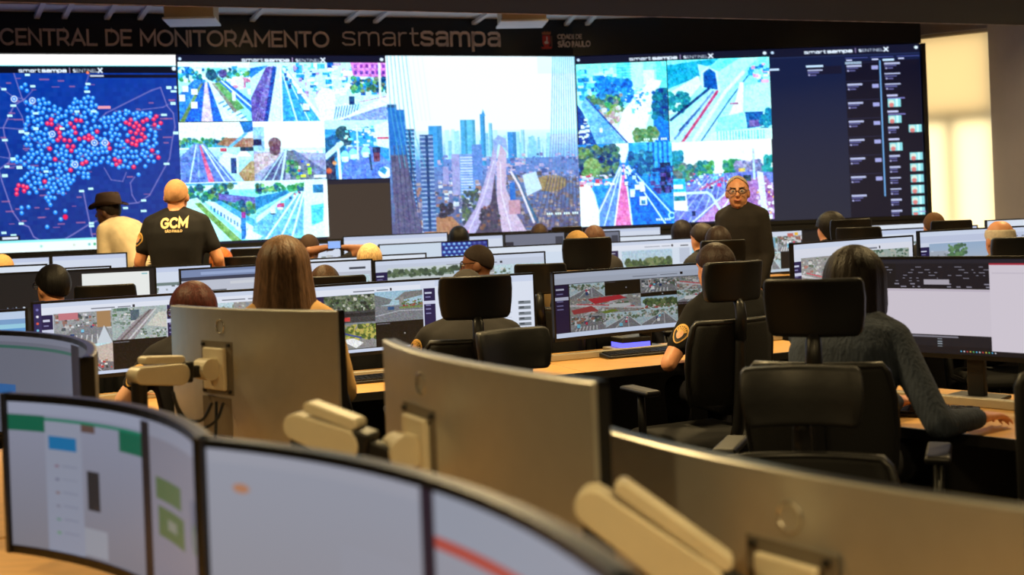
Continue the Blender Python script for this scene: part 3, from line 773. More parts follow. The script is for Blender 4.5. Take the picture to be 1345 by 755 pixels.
def f_avenue_i(cv):       # avenue with red bus lane and palms
    cv.fill((50, 130, 200)); cv.poly([(.38, 0), (.56, 0), (.5, .24), (.46, .24)], (235, 250, 250)); cv.rect(.54, 0, 1, .35, (70, 160, 215)); 
    for i in range(5): cv.rect(.74 + .05 * i, 0, .76 + .05 * i, .5, (30, 100, 180))
    cv.scatter(0, .04, .42, .4, [(50, 70, 90), (90, 110, 90), (30, 60, 100), (120, 130, 80), (70, 90, 100)], 110, 4, 9, rng); cv.disc(.14, .26, 11, (140, 150, 90)); cv.disc(.1, .36, 9, (120, 140, 80)); cv.scatter(.55, .12, .78, .4, [(30, 90, 130), (20, 70, 120), (60, 120, 150)], 40, 4, 8, rng); cv.rect(.86, .26, .98, .62, (20, 40, 70)); cv.scatter(.74, .3, 1, .6, [(20, 60, 120), (60, 100, 160), (90, 70, 130)], 30, 3, 8, rng, box=True)
    cv.poly([(.1, 1), (.44, .26), (.5, .26), (.5, 1)], (110, 130, 205)); cv.poly([(.54, 1), (.49, .26), (.54, .26), (1, .85), (1, 1)], (25, 100, 190)); cv.poly([(.36, 1), (.47, .26), (.49, .26), (.54, 1)], (232, 110, 160)); cv.line([(.36, 1), (.47, .28)], 2, (245, 230, 250)); cv.line([(.545, 1), (.49, .28)], 2, (235, 245, 255)); cv.line([(.25, 1), (.45, .3)], 1.5, (230, 235, 255)); cv.line([(.17, .9), (.44, .3)], 1.8, (240, 240, 255)); cv.line([(.9, 1), (.52, .3)], 1.8, (230, 245, 255)); cv.line([(1, .92), (.53, .28)], 2, (200, 225, 245))
    cv.poly([(0, .5), (.1, .46), (.16, .6), (.2, .8), (.2, 1), (0, 1)], (240, 250, 245)); cv.scatter(0, .36, .34, .5, [(230, 150, 170), (240, 245, 250), (200, 70, 90), (200, 180, 200)], 40, 2, 5, rng, box=True)
    cars(cv, (.54, .3), (.62, .62), 30, 3, 7, rng, .09, [(235, 252, 255), (200, 240, 250), (40, 100, 170)]); cv.rect(.64, .66, .71, .76, (235, 250, 245)); cv.rect(.655, .7, .7, .75, (60, 120, 160)); cv.rect(.54, .58, .58, .66, (235, 250, 250)); cv.rect(.64, .48, .69, .54, (230, 250, 245)); stamp(cv, .8, .93, .18); cv.disc(.97, .9, 5, (190, 235, 245)); cv.disc(.97, .9, 3, (30, 100, 170)); cv.grain(.045, rng)
def f_highway_j(cv):      # busy highway with street sign
    cv.fill((245, 252, 250)); cv.scatter(0, .14, .1, .4, [(40, 120, 150), (60, 140, 150)], 18, 4, 9, rng); cv.scatter(0, .3, .26, .5, [(120, 110, 110), (60, 110, 120), (90, 130, 90)], 60, 3, 8, rng); cv.scatter(.25, .27, .4, .44, [(60, 130, 120), (90, 150, 80), (50, 110, 120)], 36, 4, 7, rng); cv.scatter(.52, .26, .7, .42, [(60, 130, 90), (80, 140, 80), (50, 110, 100)], 40, 4, 7, rng); cv.scatter(.64, .28, .88, .46, [(150, 120, 160), (170, 140, 170), (120, 110, 150)], 50, 3, 8, rng); cv.scatter(.9, .22, 1, .42, [(40, 130, 130), (60, 150, 140)], 18, 3, 7, rng)
    cv.poly([(0, .56), (.3, .42), (.8, .4), (1, .42), (1, 1), (0, 1)], (120, 115, 185)); cv.scatter(.14, .4, .6, .56, [(240, 250, 255), (90, 180, 210), (60, 100, 170), (210, 60, 100), (200, 230, 245)], 60, 2, 4, rng, box=True)
    for k in range(7): cv.line([(-.1 + .12 * k, 1), (.36 + .03 * k, .44)], 1.2, (190, 190, 235), .9)
    cv.line([(.27, .6), (.5, .47)], 3, (190, 90, 130)); cv.poly([(.22, 1), (.44, .76), (.62, .56), (.7, .56), (.5, 1)], (200, 130, 180)); cv.line([(.18, 1), (.5, .68), (.62, .54)], 2, (235, 220, 245)); cv.line([(.4, 1), (.56, .72)], 2, (240, 235, 250)); cv.poly([(.7, .5), (.92, .46), (1, .6), (1, 1), (.66, 1)], (175, 110, 160)); cv.scatter(.82, .5, 1, 1, [(235, 160, 90), (225, 180, 220), (150, 70, 130), (240, 210, 240)], 70, 2, 4, rng, box=True); cv.poly([(.84, .4), (.9, .42), (.94, 1), (.88, 1)], (225, 205, 240))
    cv.rect(.7, .44, .78, .52, (50, 60, 70)); cv.rect(.66, .36, .72, .4, (225, 170, 80)); cv.rect(.8, .12, .82, .5, (200, 200, 225)); cv.poly([(0, .46), (.12, .46), (.14, .86), (0, .84)], (245, 250, 252)); cv.poly([(0, .46), (.12, .46), (.13, .62), (0, .62)], (60, 170, 220)); cv.rect(.01, .53, .1, .58, (245, 250, 255)); cv.rect(.01, .67, .12, .73, (40, 130, 150)); cv.line([(.14, .64), (.34, .64), (.38, .68), (.46, .86)], 3, (215, 240, 250)); cv.rect(.18, .86, .21, .92, (40, 45, 80)); cv.rect(.44, .53, .48, .57, (230, 60, 120)); cv.rect(.36, .57, .4, .6, (40, 45, 80)); stamp(cv, .86, .94, .14); cv.grain(.05, rng)

def punch(cv, amp=.07, gain=1.32, tint=(.86, 1.0, 1.0), lift=(-.03, .03, .08)):
    a = cv.a
    lum = a.mean(-1, keepdims=True)
    for cell, k in ((2, .6), (4, .8), (7, .6)):
        n = rng.uniform(-1, 1, (cv.h // cell + 2, cv.w // cell + 2, 1)) + .35 * rng.uniform(-1, 1, (cv.h // cell + 2, cv.w // cell + 2, 3))
        n = np.repeat(np.repeat(n, cell, 0), cell, 1)[:cv.h, :cv.w]
        a = a + n * amp * k * np.clip((.93 - lum) * 6, 0, 1)
    cv.a[:] = np.clip(((np.clip(a, 0, 1) ** .9 - .5) * gain + .50) * np.array(tint) + np.array(lift), 0, 1)
def px_cv(u0, u1, v0, v1, col=(0, 0, 0)):
    return Cv(int((u1 - u0) * PX), int((v1 - v0) * PX), col)

wall = empty('video_wall')
tag(wall, 'huge curved video wall showing a map, traffic cameras and a city skyline', 'video wall')
def add_panel(u0, u1, cv, off, parent, name, t0=0.0, t1=1.0, label=None):
    me = grid_mesh(name, cv, wall_fn(u0, t0, u1, t1, off))
    o = link(name, me, parent, M_led)
    if label:
        o['label'] = label
    return o
def add_feed(u0, v0, u1, v1, painter, panel, label, off=0.012):
    vm, um = (v0 + v1) / 2, (u0 + u1) / 2
    sh = (vm - 185) * 0.03
    a, b = top_v(um), bot_v(um)
    cv = px_cv(u0, u1, v0, v1)
    painter(cv)
    punch(cv)     # bright, cool picture setting of the LED wall
    me = grid_mesh('video_feed', cv, wall_fn(u0 - sh, (v0 - a) / (b - a), u1 - sh, (v1 - a) / (b - a), off))
    o = link('video_feed', me, panel, M_led)
    o['label'] = label
    return o

# map panel
UM0, UM1 = -150.0, 235.0
cvm = px_cv(UM0, UM1, 72, 330, (14, 50, 140))
def mp(u, v):
    u2 = u - (v - 185) * 0.02
    a, b = top_v(u), bot_v(u)
    return ((u2 - UM0) / (UM1 - UM0), (v - a) / (b - a))
cvm.vgrad((6, 56, 160), (10, 46, 132)); cvm.grain(.02, rng, 6)
for pl, w in (([(-60, 170), (8, 170), (30, 172), (40, 165)], 1.2), ([(20, 97), (30, 130), (35, 140)], 1.3), ([(0, 115), (20, 130), (34, 132), (45, 120)], 1), ([(34, 132), (20, 140), (10, 160), (5, 170), (8, 190), (13, 205), (12, 215), (-2, 225), (2, 240), (10, 265), (15, 280), (26, 296), (36, 300), (42, 313), (58, 322), (78, 319), (95, 309), (116, 296), (130, 290), (140, 296)], 1.6), ([(22, 140), (30, 155), (36, 180), (45, 186), (60, 195)], 1.1), ([(130, 160), (140, 150), (160, 140), (200, 120), (212, 116), (220, 140), (228, 150), (230, 168), (226, 185), (222, 210), (205, 240), (195, 258), (180, 268), (160, 270)], 1.4), ([(178, 148), (190, 145), (215, 142), (222, 138)], 1.1), ([(136, 222), (145, 238), (160, 240), (165, 228)], 1.1), ([(176, 234), (170, 242), (172, 258), (178, 268)], 1.3), ([(108, 252), (112, 275), (116, 296), (118, 310), (124, 325)], 1.6), ([(120, 95), (115, 110), (116, 120)], 1.), ([(-100, 200), (-40, 240), (-20, 300), (0, 320)], 1.3), ([(0, 208), (12, 210)], 1), ([(12, 222), (30, 218)], 1.)):
    cvm.line([mp(*p) for p in pl], w * PX, (128, 118, 190), .9)
for _ in range(150):
    u, v = rng.uniform(-140, 230), rng.uniform(104, 318)
    L = rng.uniform(5, 13)
    x, y = mp(u, v)
    cvm.rect(x, y, x + L / (UM1 - UM0), y + 1.6 / 255, (165, 100, 150), .75)
cvm.rect(*mp(129, 141), *mp(146, 144), (220, 150, 170))
def inside(pt, poly):
    x, y = pt; r = False
    for i in range(len(poly)):
        (xa, ya), (xb, yb) = poly[i], poly[i - 1]
        if (ya > y) != (yb > y) and x < (xb - xa) * (y - ya) / (yb - ya) + xa:
            r = not r
    return r
BLOB = [(36, 132), (60, 132), (84, 145), (118, 126), (126, 132), (130, 160), (150, 150), (170, 148), (200, 148), (212, 160), (205, 195), (212, 212), (192, 216), (188, 205), (176, 222), (160, 225), (140, 215), (118, 222), (112, 238), (100, 228), (92, 250), (86, 254), (66, 272), (56, 264), (58, 250), (44, 258), (28, 255), (20, 260), (18, 250), (28, 236), (34, 222), (30, 216), (16, 218), (16, 208), (36, 208), (40, 198), (32, 190), (30, 165)]
RED = [(66, 162, 9), (70, 170, 8), (98, 164, 7), (88, 188, 9), (92, 195, 8), (100, 178, 7), (106, 184, 7), (130, 175, 8), (170, 162, 10), (180, 172, 12), (190, 160, 9), (205, 160, 10), (175, 185, 11), (188, 182, 9), (146, 192, 7), (200, 200, 7), (205, 208, 8), (80, 172, 7), (78, 180, 8), (62, 198, 6), (72, 209, 5), (110, 216, 6), (152, 216, 7), (176, 224, 8), (66, 224, 4), (91, 228, 4), (60, 239, 4), (24, 250, 9), (32, 252, 6), (20, 258, 5), (82, 261, 5), (96, 205, 5), (118, 182, 5), (104, 162, 5)]
pts = []
for _ in range(7000):
    p = (rng.uniform(12, 215), rng.uniform(124, 275))
    if inside(p, BLOB) and all((p[0] - q[0]) ** 2 + (p[1] - q[1]) ** 2 > 25 for q in pts):
        pts.append(p)
pts += [(35, 113), (37, 121), (30, 117), (115, 117), (100, 132), (166, 147), (188, 150), (20, 132), (27, 275), (36, 274), (27, 282), (84, 279), (71, 281), (78, 290), (60, 300), (190, 220), (181, 231), (115, 235)]
for p in pts:
    red = any((p[0] - r[0]) ** 2 + (p[1] - r[1]) ** 2 < (r[2] * .8) ** 2 for r in RED)
    x, y = mp(*p)
    c, h = ((228, 22, 84), (255, 120, 160)) if red else ((24, 130, 245), (130, 210, 255))
    cvm.disc(x, y, 3.1, c); cvm.disc(x, y - .003, 1.5, h)
x, y = mp(84, 287); cvm.disc(x, y, 3.6, (228, 22, 84))
for p in ((38, 100), (45, 115), (7, 119), (19, 141), (14, 154), (29, 175), (36, 177), (7, 186), (17, 211), (9, 221), (25, 222), (6, 233), (117, 112), (116, 122), (223, 116), (229, 121), (233, 116), (228, 137), (216, 152), (231, 176), (218, 217), (106, 253), (118, 250), (187, 265), (163, 275), (187, 279), (118, 295), (118, 299), (140, 294), (26, 296), (3, 308), (16, 311), (48, 151), (102, 148), (124, 148), (60, 227), (48, 171), (82, 171)):
    x, y = mp(*p)
    cvm.rect(x - .009, y - .006, x + .009, y + .006, (190, 245, 252))
for p in ((20, 132), (44, 134), (69, 178), (124, 189), (138, 189), (98, 218)):
    x, y = mp(*p); cvm.disc(x, y, 4.6, (225, 240, 255)); cvm.disc(x, y, 3.3, (30, 110, 220)); cvm.disc(x, y, 1.5, (200, 230, 255))
cvm.rect(0, 0, 1, .058, (238, 238, 236)); cvm.rect(0, .056, 1, .062, (90, 220, 235)); cvm.rect(0, .062, 1, .098, (8, 12, 30))
brand(cvm, mp(27, 95)[0], .092, 4.6, 1.0)
cvm.disc(*mp(230, 91), 3, (220, 235, 250)); cvm.rect(*mp(119, 99), *mp(234, 103), (12, 14, 34)); cvm.disc(*mp(117, 97), 2, (250, 130, 90)); cvm.rect(*mp(120, 100.5), *mp(138, 102), (200, 210, 230))
cvm.rect(0, .945, .78, 1.0, (225, 240, 242)); cvm.rect(0, .94, .78, .95, (140, 230, 240)); cvm.rect(mp(-5, 320)[0], .915, mp(24, 320)[0], .94, (15, 25, 50)); cvm.rect(mp(1, 320)[0], .922, mp(22, 320)[0], .932, (210, 220, 240))
for u, c in ((49, (150, 215, 205)), (92, (200, 210, 200)), (112, (120, 190, 190)), (119, (60, 170, 120)), (126, (130, 180, 210)), (134, (190, 200, 220))):
    cvm.disc((u - UM0) / (UM1 - UM0), .972, 2, c)
add_panel(UM0, UM1, cvm, 0.0, wall, 'display_panel', label='blue city map with blue and red dots')

def head_panel(u0, u1, bx, cvcol=(16, 20, 44)):
    cv = px_cv(u0, u1, 72, 330, cvcol)
    cv.rect(0, 0, 1, .05, (14, 18, 42))
    brand(cv, (bx - u0) / (u1 - u0), .035, 4.6, 1.0)
    cv.disc((u0 + 6 - u0) / (u1 - u0), .022, 2.2, (190, 220, 250)); cv.disc(1 - 5 / (u1 - u0), .022, 2.6, (215, 235, 250))
    return cv
cv2 = head_panel(235, 510, 322); cv2.rect(.69, .70, 1, 1, (52, 44, 42))
p2 = add_panel(235, 510, cv2, 0.0, wall, 'display_panel', label='five traffic camera pictures and one dark empty tile')
add_feed(235.5, 82, 330, 160.5, f_highway_a, p2, 'traffic camera picture of an avenue with a pale pink strip')
add_feed(330, 82, 510, 159.5, f_highway_b, p2, 'traffic camera picture of two carriageways and pink buildings')
add_feed(236, 161.5, 333, 241, f_highway_c, p2, 'traffic camera picture with a red kerb line and white tent')
add_feed(333, 160, 427, 238, f_highway_d, p2, 'traffic camera picture with a pale empty sky')
add_feed(427, 158, 512, 236, f_street_e, p2, 'traffic camera picture with a lorry and white car')
add_feed(240, 239, 430, 317, f_wide_f, p2, 'wide traffic camera picture beside a white building')
cv3 = px_cv(510, 758, 72, 304); f_skyline(cv3); punch(cv3, .035, 1.05, (.97, 1, 1), (-.02, .0, .02))
add_panel(510, 758, cv3, 0.014, wall, 'display_panel', label='cable-stayed bridge and hazy city skyline')
cv4 = head_panel(758, 1013, 831)
p4 = add_panel(758, 1013, cv4, 0.0, wall, 'display_panel', label='four traffic camera pictures in two rows')
add_feed(758.5, 81, 877, 188, f_avenue_g, p4, 'traffic camera picture of towers and a bright street')
add_feed(878, 76, 1012, 185, f_station_h, p4, 'traffic camera picture of a railway hall and tracks')
add_feed(760, 188, 883, 297, f_avenue_i, p4, 'traffic camera picture of an avenue with a pink bus lane')
add_feed(883, 184, 1014, 291, f_highway_j, p4, 'traffic camera picture of a busy highway under trees')
# event list panel
cv5 = head_panel(1013, 1212, 1061, (28, 40, 78)); cv5.vgrad((14, 26, 62), (32, 36, 54), .06, 1.0)
W5 = lambda u: (u - 1013) / 199.0
cv5.rect(W5(1113), .09, W5(1211), 1, (13, 14, 34)); cv5.rect(W5(1063), .11, W5(1109), .16, (18, 20, 44))
def entry(x, y, w=20, m=1):
    cv5.rect(W5(x), y, W5(x + w), y + .009, (170, 178, 215)); cv5.rect(W5(x), y + .014, W5(x + w * .75), y + .022, (82, 84, 138)); cv5.disc(W5(x + 2), y + .032, 1.4, (170, 172, 220)); cv5.rect(W5(x + 4), y + .029, W5(x + 11), y + .036, (90, 90, 145))
for x, w in ((1013.5, 13), (1062, 23), (1113, 22), (1163, 15)): cv5.rect(W5(x), .115 - (x - 1013) * .00022, W5(x + w), .127 - (x - 1013) * .00022, (190, 220, 250))
entry(1064, .128)
for k in range(7): 
    entry(1115, .112 + .108 * k); cv5.rect(W5(1148), .118 + .108 * k, W5(1156), .14 + .108 * k, (150, 155, 210)); cv5.rect(W5(1113), .098 + .108 * k, W5(1157), .1 + .108 * k, (34, 36, 66))
entry(1115, .112 + .108 * 7); cv5.rect(W5(1158), .09, W5(1160), .88, (96, 150, 205))
for k in range(3): entry(1165, .105 + .06 * k, 20)
yy = .29
def thumb(x, y):
    cv5.rect(W5(x), y, W5(x + 17), y + .045, (130, 205, 215)); cv5.disc(W5(x + 5), y + .02, 4.2, (200, 220, 210)); cv5.disc(W5(x + 5), y + .034, 3.4, (205, 120, 120)); cv5.rect(W5(x + 11), y, W5(x + 13), y + .045, (190, 240, 240))
for k in range(2): cv5.rect(W5(1166), yy, W5(1180), yy + .012, (185, 190, 230)); cv5.rect(W5(1167), yy + .018, W5(1190), yy + .025, (110, 110, 175)); thumb(1167, yy + .028); yy += .095
entry(1166, yy, 14); thumb(1193, yy - .01); yy += .065
cv5.rect(W5(1166), yy, W5(1180), yy + .012, (185, 190, 230)); thumb(1167, yy + .028); yy += .1
for k in range(6): entry(1166, yy, 14); thumb(1193, yy - .012); yy += .064
cv5.rect(W5(1195), .975, W5(1202), .983, (90, 210, 220)); cv5.rect(W5(1203), .975, W5(1211), .983, (150, 130, 190))
for k in range(3): cv5.rect(W5(1113 + 34 * k), .068, W5(1143 + 34 * k), .072, (70, 80, 150)); cv5.rect(W5(1115 + 34 * k), .078, W5(1123 + 34 * k), .087, (190, 200, 240))
add_panel(1013, 1212, cv5, 0.0, wall, 'display_panel', label='dark event list with small pictures')
frm = MB()
for us, z0, z1 in (([-150, 0, 250, 500, 757, 980, 1213], ZB - 0.045, ZB - 0.002),):
    pf, pb = [], []
    for u in us:
        x, y = wall_xy(u); x2, y2 = wall_xy(u + 1); d = Vector((x2 - x, y2 - y)).normalized(); n = Vector((d.y, -d.x))
        pf.append((x + n.x * .035, y + n.y * .035)); pb.append((x - n.x * .05, y - n.y * .05))
    frm.prism(pf + pb[::-1], z0, z1)
o = frm.build('bottom_frame', M_black, wall)
x, y = wall_xy(1212.8)
o = MB().box((x, y - .04, ZB - .045), (x + .05, y + .05, ZT)).build('side_frame', M_black, wall)

# ------------------------------------------------------------------ lettering on the fascia
def wall_letters(thing, s, u0, u1, vbase, vcap, stroke, m, gap=.24, space=.5, join=None, xh=1.0):
    lay, tot = text_layout(s, gap, space)
    um = (u0 + u1) / 2
    def z_of(u, v):
        x, y = wall_xy(u); dx = u - W_PX / 2
        return CAM_Z - (dx * sr + (v - HORIZON) * cr) * y / F_PX
    zb, zc = (z_of(u0, vbase) + z_of(u1, vbase)) / 2, (z_of(u0, vcap) + z_of(u1, vcap)) / 2
    H = zc - zb
    ush = (170 - vbase) * 0.04
    for ch, x0, strokes in lay:
        mb = MB()
        for st in strokes:
            def fn(x, y, d):
                u = u0 + ush + (u1 - u0) * x / tot
                wx, wy = wall_xy(u); w2 = wall_xy(u + 1); dd = Vector((w2[0] - wx, w2[1] - wy)).normalized()
                return (wx + dd.y * (.032 + d), wy - dd.x * (.032 + d) - 0, zb + y * H)
            pts2 = [(x0 + px, py) for px, py in st]
            ribbon(mb, pts2, stroke, fn, 0.018)
        mb.build('letter', m, thing)
sg = empty('wall_lettering'); tag(sg, 'grey metal letters CENTRAL DE MONITORAMENTO on the dark fascia', 'sign')
wall_letters(sg, 'CENTRAL DE MONITORAMENTO', 3, 431, 60, 41.5, .17, M_sign)
sg = empty('wall_lettering'); tag(sg, 'wide lower-case smartsampa lettering on the dark fascia', 'sign')
wall_letters(sg, 'smart', 450, 549, 60, 36.5, .085, M_sign, .26)
wall_letters(sg, 'sampa', 553, 655, 60, 36.5, .16, M_sign, .26)
sg = empty('city_sign'); tag(sg, 'small red crest with CIDADE DE SÃO PAULO lettering on the fascia', 'sign')
wall_letters(sg, 'CIDADE DE', 731.5, 764, 51.2, 46, .17, M_sign, .22, .45)
wall_letters(sg, 'SÃO PAULO', 732, 775, 61.5, 55, .22, M_sign, .22, .45)
M_crest = mat('crest_red', rgb(176, 44, 40), 0.5, noise=.06)
cx, cy = wall_xy(722.5)
zc = CAM_Z + (292 - 53) / F_PX * cy - .02
SCR = .0089
def crest(name, pts, m, off, par):
    mb = MB()
    n = len(pts)
    vs = [(cx + p[0] * SCR, cy - .035 - off, zc + p[1] * SCR) for p in pts] + [(cx + p[0] * SCR, cy - .045 - off, zc + p[1] * SCR) for p in pts]
    mb.add(vs, [tuple(range(n)), tuple(range(2 * n - 1, n - 1, -1))] + [(i, n + i, n + (i + 1) % n, (i + 1) % n) for i in range(n)])
    return mb.build(name, m, par)
sh = crest('shield', [(-5, 6), (5, 6), (5, -4), (3, -8), (0, -10), (-3, -8), (-5, -4)], M_crest, 0, sg)
crest('crown', [(-6, 7), (-6, 11), (-3.5, 9.5), (-2, 11.5), (0, 9.5), (2, 11.5), (3.5, 9.5), (6, 11), (6, 7)], mat('crest_gold', rgb(150, 90, 60), .5), 0, sg)
crest('emblem_arm', [(-3, -3), (0, -1), (0, 4), (1.4, 4), (1.4, -2), (3, -4), (1, -5), (-2, -5)], M_sign, .012, sg)
crest('ribbon', [(-7, -9), (7, -9), (6, -11.5), (-6, -11.5)], M_crest, .006, sg)
crest('ribbon', [(-7.5, 5), (-5.8, 5), (-5.8, -8), (-7.5, -8)], mat('crest_green', rgb(96, 60, 52), .5), 0, sg)
crest('ribbon', [(5.8, 5), (7.5, 5), (7.5, -8), (5.8, -8)], mat('crest_green', rgb(96, 60, 52), .5), 0, sg)

# ------------------------------------------------------------------ ceiling lamps
M_lamp = emat('warm_lamp_glass', LAMP_COLOR, 12.0)
for i, (x, y, z, w, s) in enumerate(LAMPS):
    t = empty('ceiling_light', (x, y, z))
    tag(t, 'round warm ceiling downlight out of view above the desks', 'lamp', 'ceiling downlights')
    MB().lathe([(s * .5 + .03, .0), (s * .5 + .03, .05), (s * .5, .06)], n=28).build('rim', M_black, t)
    MB().lathe([(s * .5 - .01, -.004), (s * .5 - .01, -.001)], n=28).build('diffuser', M_lamp, t)
    ld = bpy.data.lights.new('downlight', 'AREA'); ld.shape = 'DISK'; ld.size = s; ld.energy = w; ld.color = LAMP_COLOR; ld.spread = math.radians(150)
    lo = bpy.data.objects.new('downlight', ld); COL.objects.link(lo); lo.parent = t; lo.location = (0, 0, -.012)
# ------------------------------------------------------------------ pictures for the desk monitors
def s_generic(cv, x0, y0, x1, y1, kind, r):
    f = cv.sub(x0, y0, x1, y1)
    if kind == 'road':
        f.vgrad((190, 215, 225), (170, 190, 200)); f.scatter(0, .1, 1, .45, [(80, 105, 85), (110, 130, 110), (150, 150, 140), (200, 205, 205)], 40, 1.5, 5, r); road(f, -.1, 1.0, .6, .3, .06, (130, 132, 138), 3); cars(f, (.6, .34), (.4, .9), 6, 2, 6, r, .08)
    elif kind == 'aerial':
        f.fill((150, 150, 148)); f.scatter(0, 0, 1, 1, [(190, 190, 185), (120, 122, 120), (100, 115, 95), (170, 120, 110), (205, 205, 205), (140, 150, 160)], 200, 1.5, 5, r, box=True); f.line([(0, .4), (1, .8)], 4, (200, 200, 205)); f.line([(.2, 1), (.8, 0)], 4, (190, 192, 200)); f.line([(.1, .35), (.9, .7)], 2, (205, 90, 100))
    elif kind == 'trees':
        f.vgrad((175, 205, 225), (200, 215, 220)); f.scatter(.1, .3, 1, .75, [(70, 95, 65), (95, 120, 75), (55, 80, 60), (120, 135, 95)], 90, 3, 8, r); f.scatter(0, .62, 1, 1, [(150, 110, 95), (110, 125, 95), (210, 205, 200), (90, 110, 80), (170, 90, 85)], 60, 2, 5, r, box=True)
    elif kind == 'crossing':
        f.fill((150, 155, 160)); f.scatter(0, 0, 1, .5, [(90, 105, 95), (190, 190, 190), (150, 110, 100), (210, 215, 220), (70, 80, 90)], 80, 2, 6, r, box=True); f.poly([(0, .9), (.4, .4), (.9, .5), (1, 1), (0, 1)], (128, 130, 136))
        for i in range(7): f.line([(.2 + .09 * i, .72), (.14 + .1 * i, .95)], 1.6, (225, 228, 230))
        cars(f, (.5, .4), (.3, .8), 5, 3, 7, r, .2)
    elif kind == 'street':
        f.vgrad((195, 230, 240), (225, 235, 235), 0, .4); f.rect(0, .4, 1, 1, (120, 115, 120)); skyline(f, 0, 1, .5, .1, .34, [(120, 130, 140), (170, 160, 150), (210, 205, 200), (150, 110, 100)], 12, r); road(f, .3, .8, .5, .45, .03, (115, 115, 122), 2); f.poly([(.72, .1), (1, 0), (1, .7), (.75, .6)], (200, 185, 175)); f.scatter(.5, .55, 1, .95, [(200, 70, 70), (230, 225, 220), (60, 60, 65), (180, 140, 120)], 30, 2, 4, r, box=True); f.scatter(.05, .45, .3, .7, [(60, 75, 85), (90, 100, 105)], 20, 3, 6, r)
    elif kind == 'station':
        f.fill((165, 180, 180)); f.scatter(0, 0, .45, .6, [(90, 125, 90), (190, 195, 195), (120, 140, 130), (210, 210, 210)], 60, 2, 5, r, box=True); f.rect(.34, .08, .5, .42, (80, 100, 115)); f.poly([(.05, 1), (.5, .3), (.7, .1), (.82, .1), (.4, 1)], (150, 145, 150)); f.line([(.15, 1), (.7, .12)], 2.5, (105, 90, 95)); f.line([(.3, 1), (.8, .1)], 3, (205, 205, 208)); f.poly([(.62, .6), (.85, .2), (1, .2), (1, .7)], (205, 205, 195)); f.scatter(.5, .68, 1, 1, [(110, 130, 95), (190, 190, 190), (220, 225, 225), (90, 110, 100)], 40, 2, 5, r, box=True); f.rect(.1, .0, .3, .1, (90, 120, 110))
    elif kind == 'bus':
        f.fill((90, 105, 90)); f.scatter(0, 0, 1, .55, [(60, 80, 55), (130, 140, 120), (200, 200, 190), (90, 110, 75), (40, 50, 45)], 90, 2, 5, r); f.rect(0, .55, 1, .95, (60, 62, 66)); f.rect(.02, .62, 1, .74, (30, 34, 40)); f.rect(.3, .76, .5, .88, (200, 60, 60)); f.rect(0, .95, 1, 1, (120, 130, 140))
    elif kind == 'overpass':
        f.vgrad((150, 190, 215), (190, 205, 205)); f.poly([(0, .1), (.36, .28), (.3, .42), (0, .5)], (110, 118, 122)); f.poly([(.4, .3), (.62, .05), (1, .02), (1, .18), (.62, .3)], (120, 120, 120)); f.rect(.5, .2, .6, .5, (140, 140, 138)); f.rect(0, .48, 1, 1, (120, 124, 132)); f.scatter(.55, .3, 1, .5, [(80, 110, 70), (150, 60, 55), (120, 130, 90)], 40, 2, 4, r, box=True); f.rect(.5, .52, 1, .6, (110, 130, 80)); f.rect(.26, .5, .4, .62, (40, 80, 130)); f.line([(0, .8), (.5, .66), (1, .68)], 1.2, (190, 195, 205))
    elif kind == 'park':
        f.fill((140, 140, 140)); f.scatter(.4, 0, 1, .6, [(90, 110, 50), (130, 140, 60), (70, 90, 45), (190, 180, 90)], 60, 3, 7, r); f.line([(0, .1), (.7, .55)], 3, (60, 80, 150)); f.poly([(.3, .6), (.55, .55), (.75, .75), (.6, .95)], (240, 242, 245)); f.rect(0, .95, 1, 1, (90, 90, 92))
    elif kind == 'dark':
        f.fill((8, 8, 11)); f.disc(.6, .5, 1.3, (180, 180, 190)); f.rect(.02, .05, .3, .09, (90, 90, 100))
    f.grain(.05, r)
def header(cv, x0, x1, h, r, top=(226, 232, 246)):
    cv.rect(x0, 0, x1, h, top); cv.rect(x0, 0, x1, h * .42, (205, 216, 238)); cv.rect(x0 + (x1 - x0) * .42, h * .7, x0 + (x1 - x0) * .6, h * .82, (110, 115, 130)); cv.rect(x0 + (x1 - x0) * .62, h * .7, x0 + (x1 - x0) * .72, h * .82, (120, 125, 140)); cv.rect(x0 + (x1 - x0) * .735, h * .6, x0 + (x1 - x0) * .75, h * .85, (40, 40, 50))
def sidebar(cv, x0, x1, y0, y1):
    cv.rect(x0, y0, x1, y1, (26, 22, 74)); cv.rect(x0 + .1 * (x1 - x0), y0 + .06, x0 + .7 * (x1 - x0), y0 + .085, (200, 205, 230)); cv.rect(x0, y0 + .19, x1, y0 + .24, (205, 210, 235))
    for k in range(4): cv.rect(x0 + .15 * (x1 - x0), y0 + .13 + .06 * (k if k == 0 else k + 1), x0 + .6 * (x1 - x0), y0 + .145 + .06 * (k if k == 0 else k + 1), (130, 130, 180))
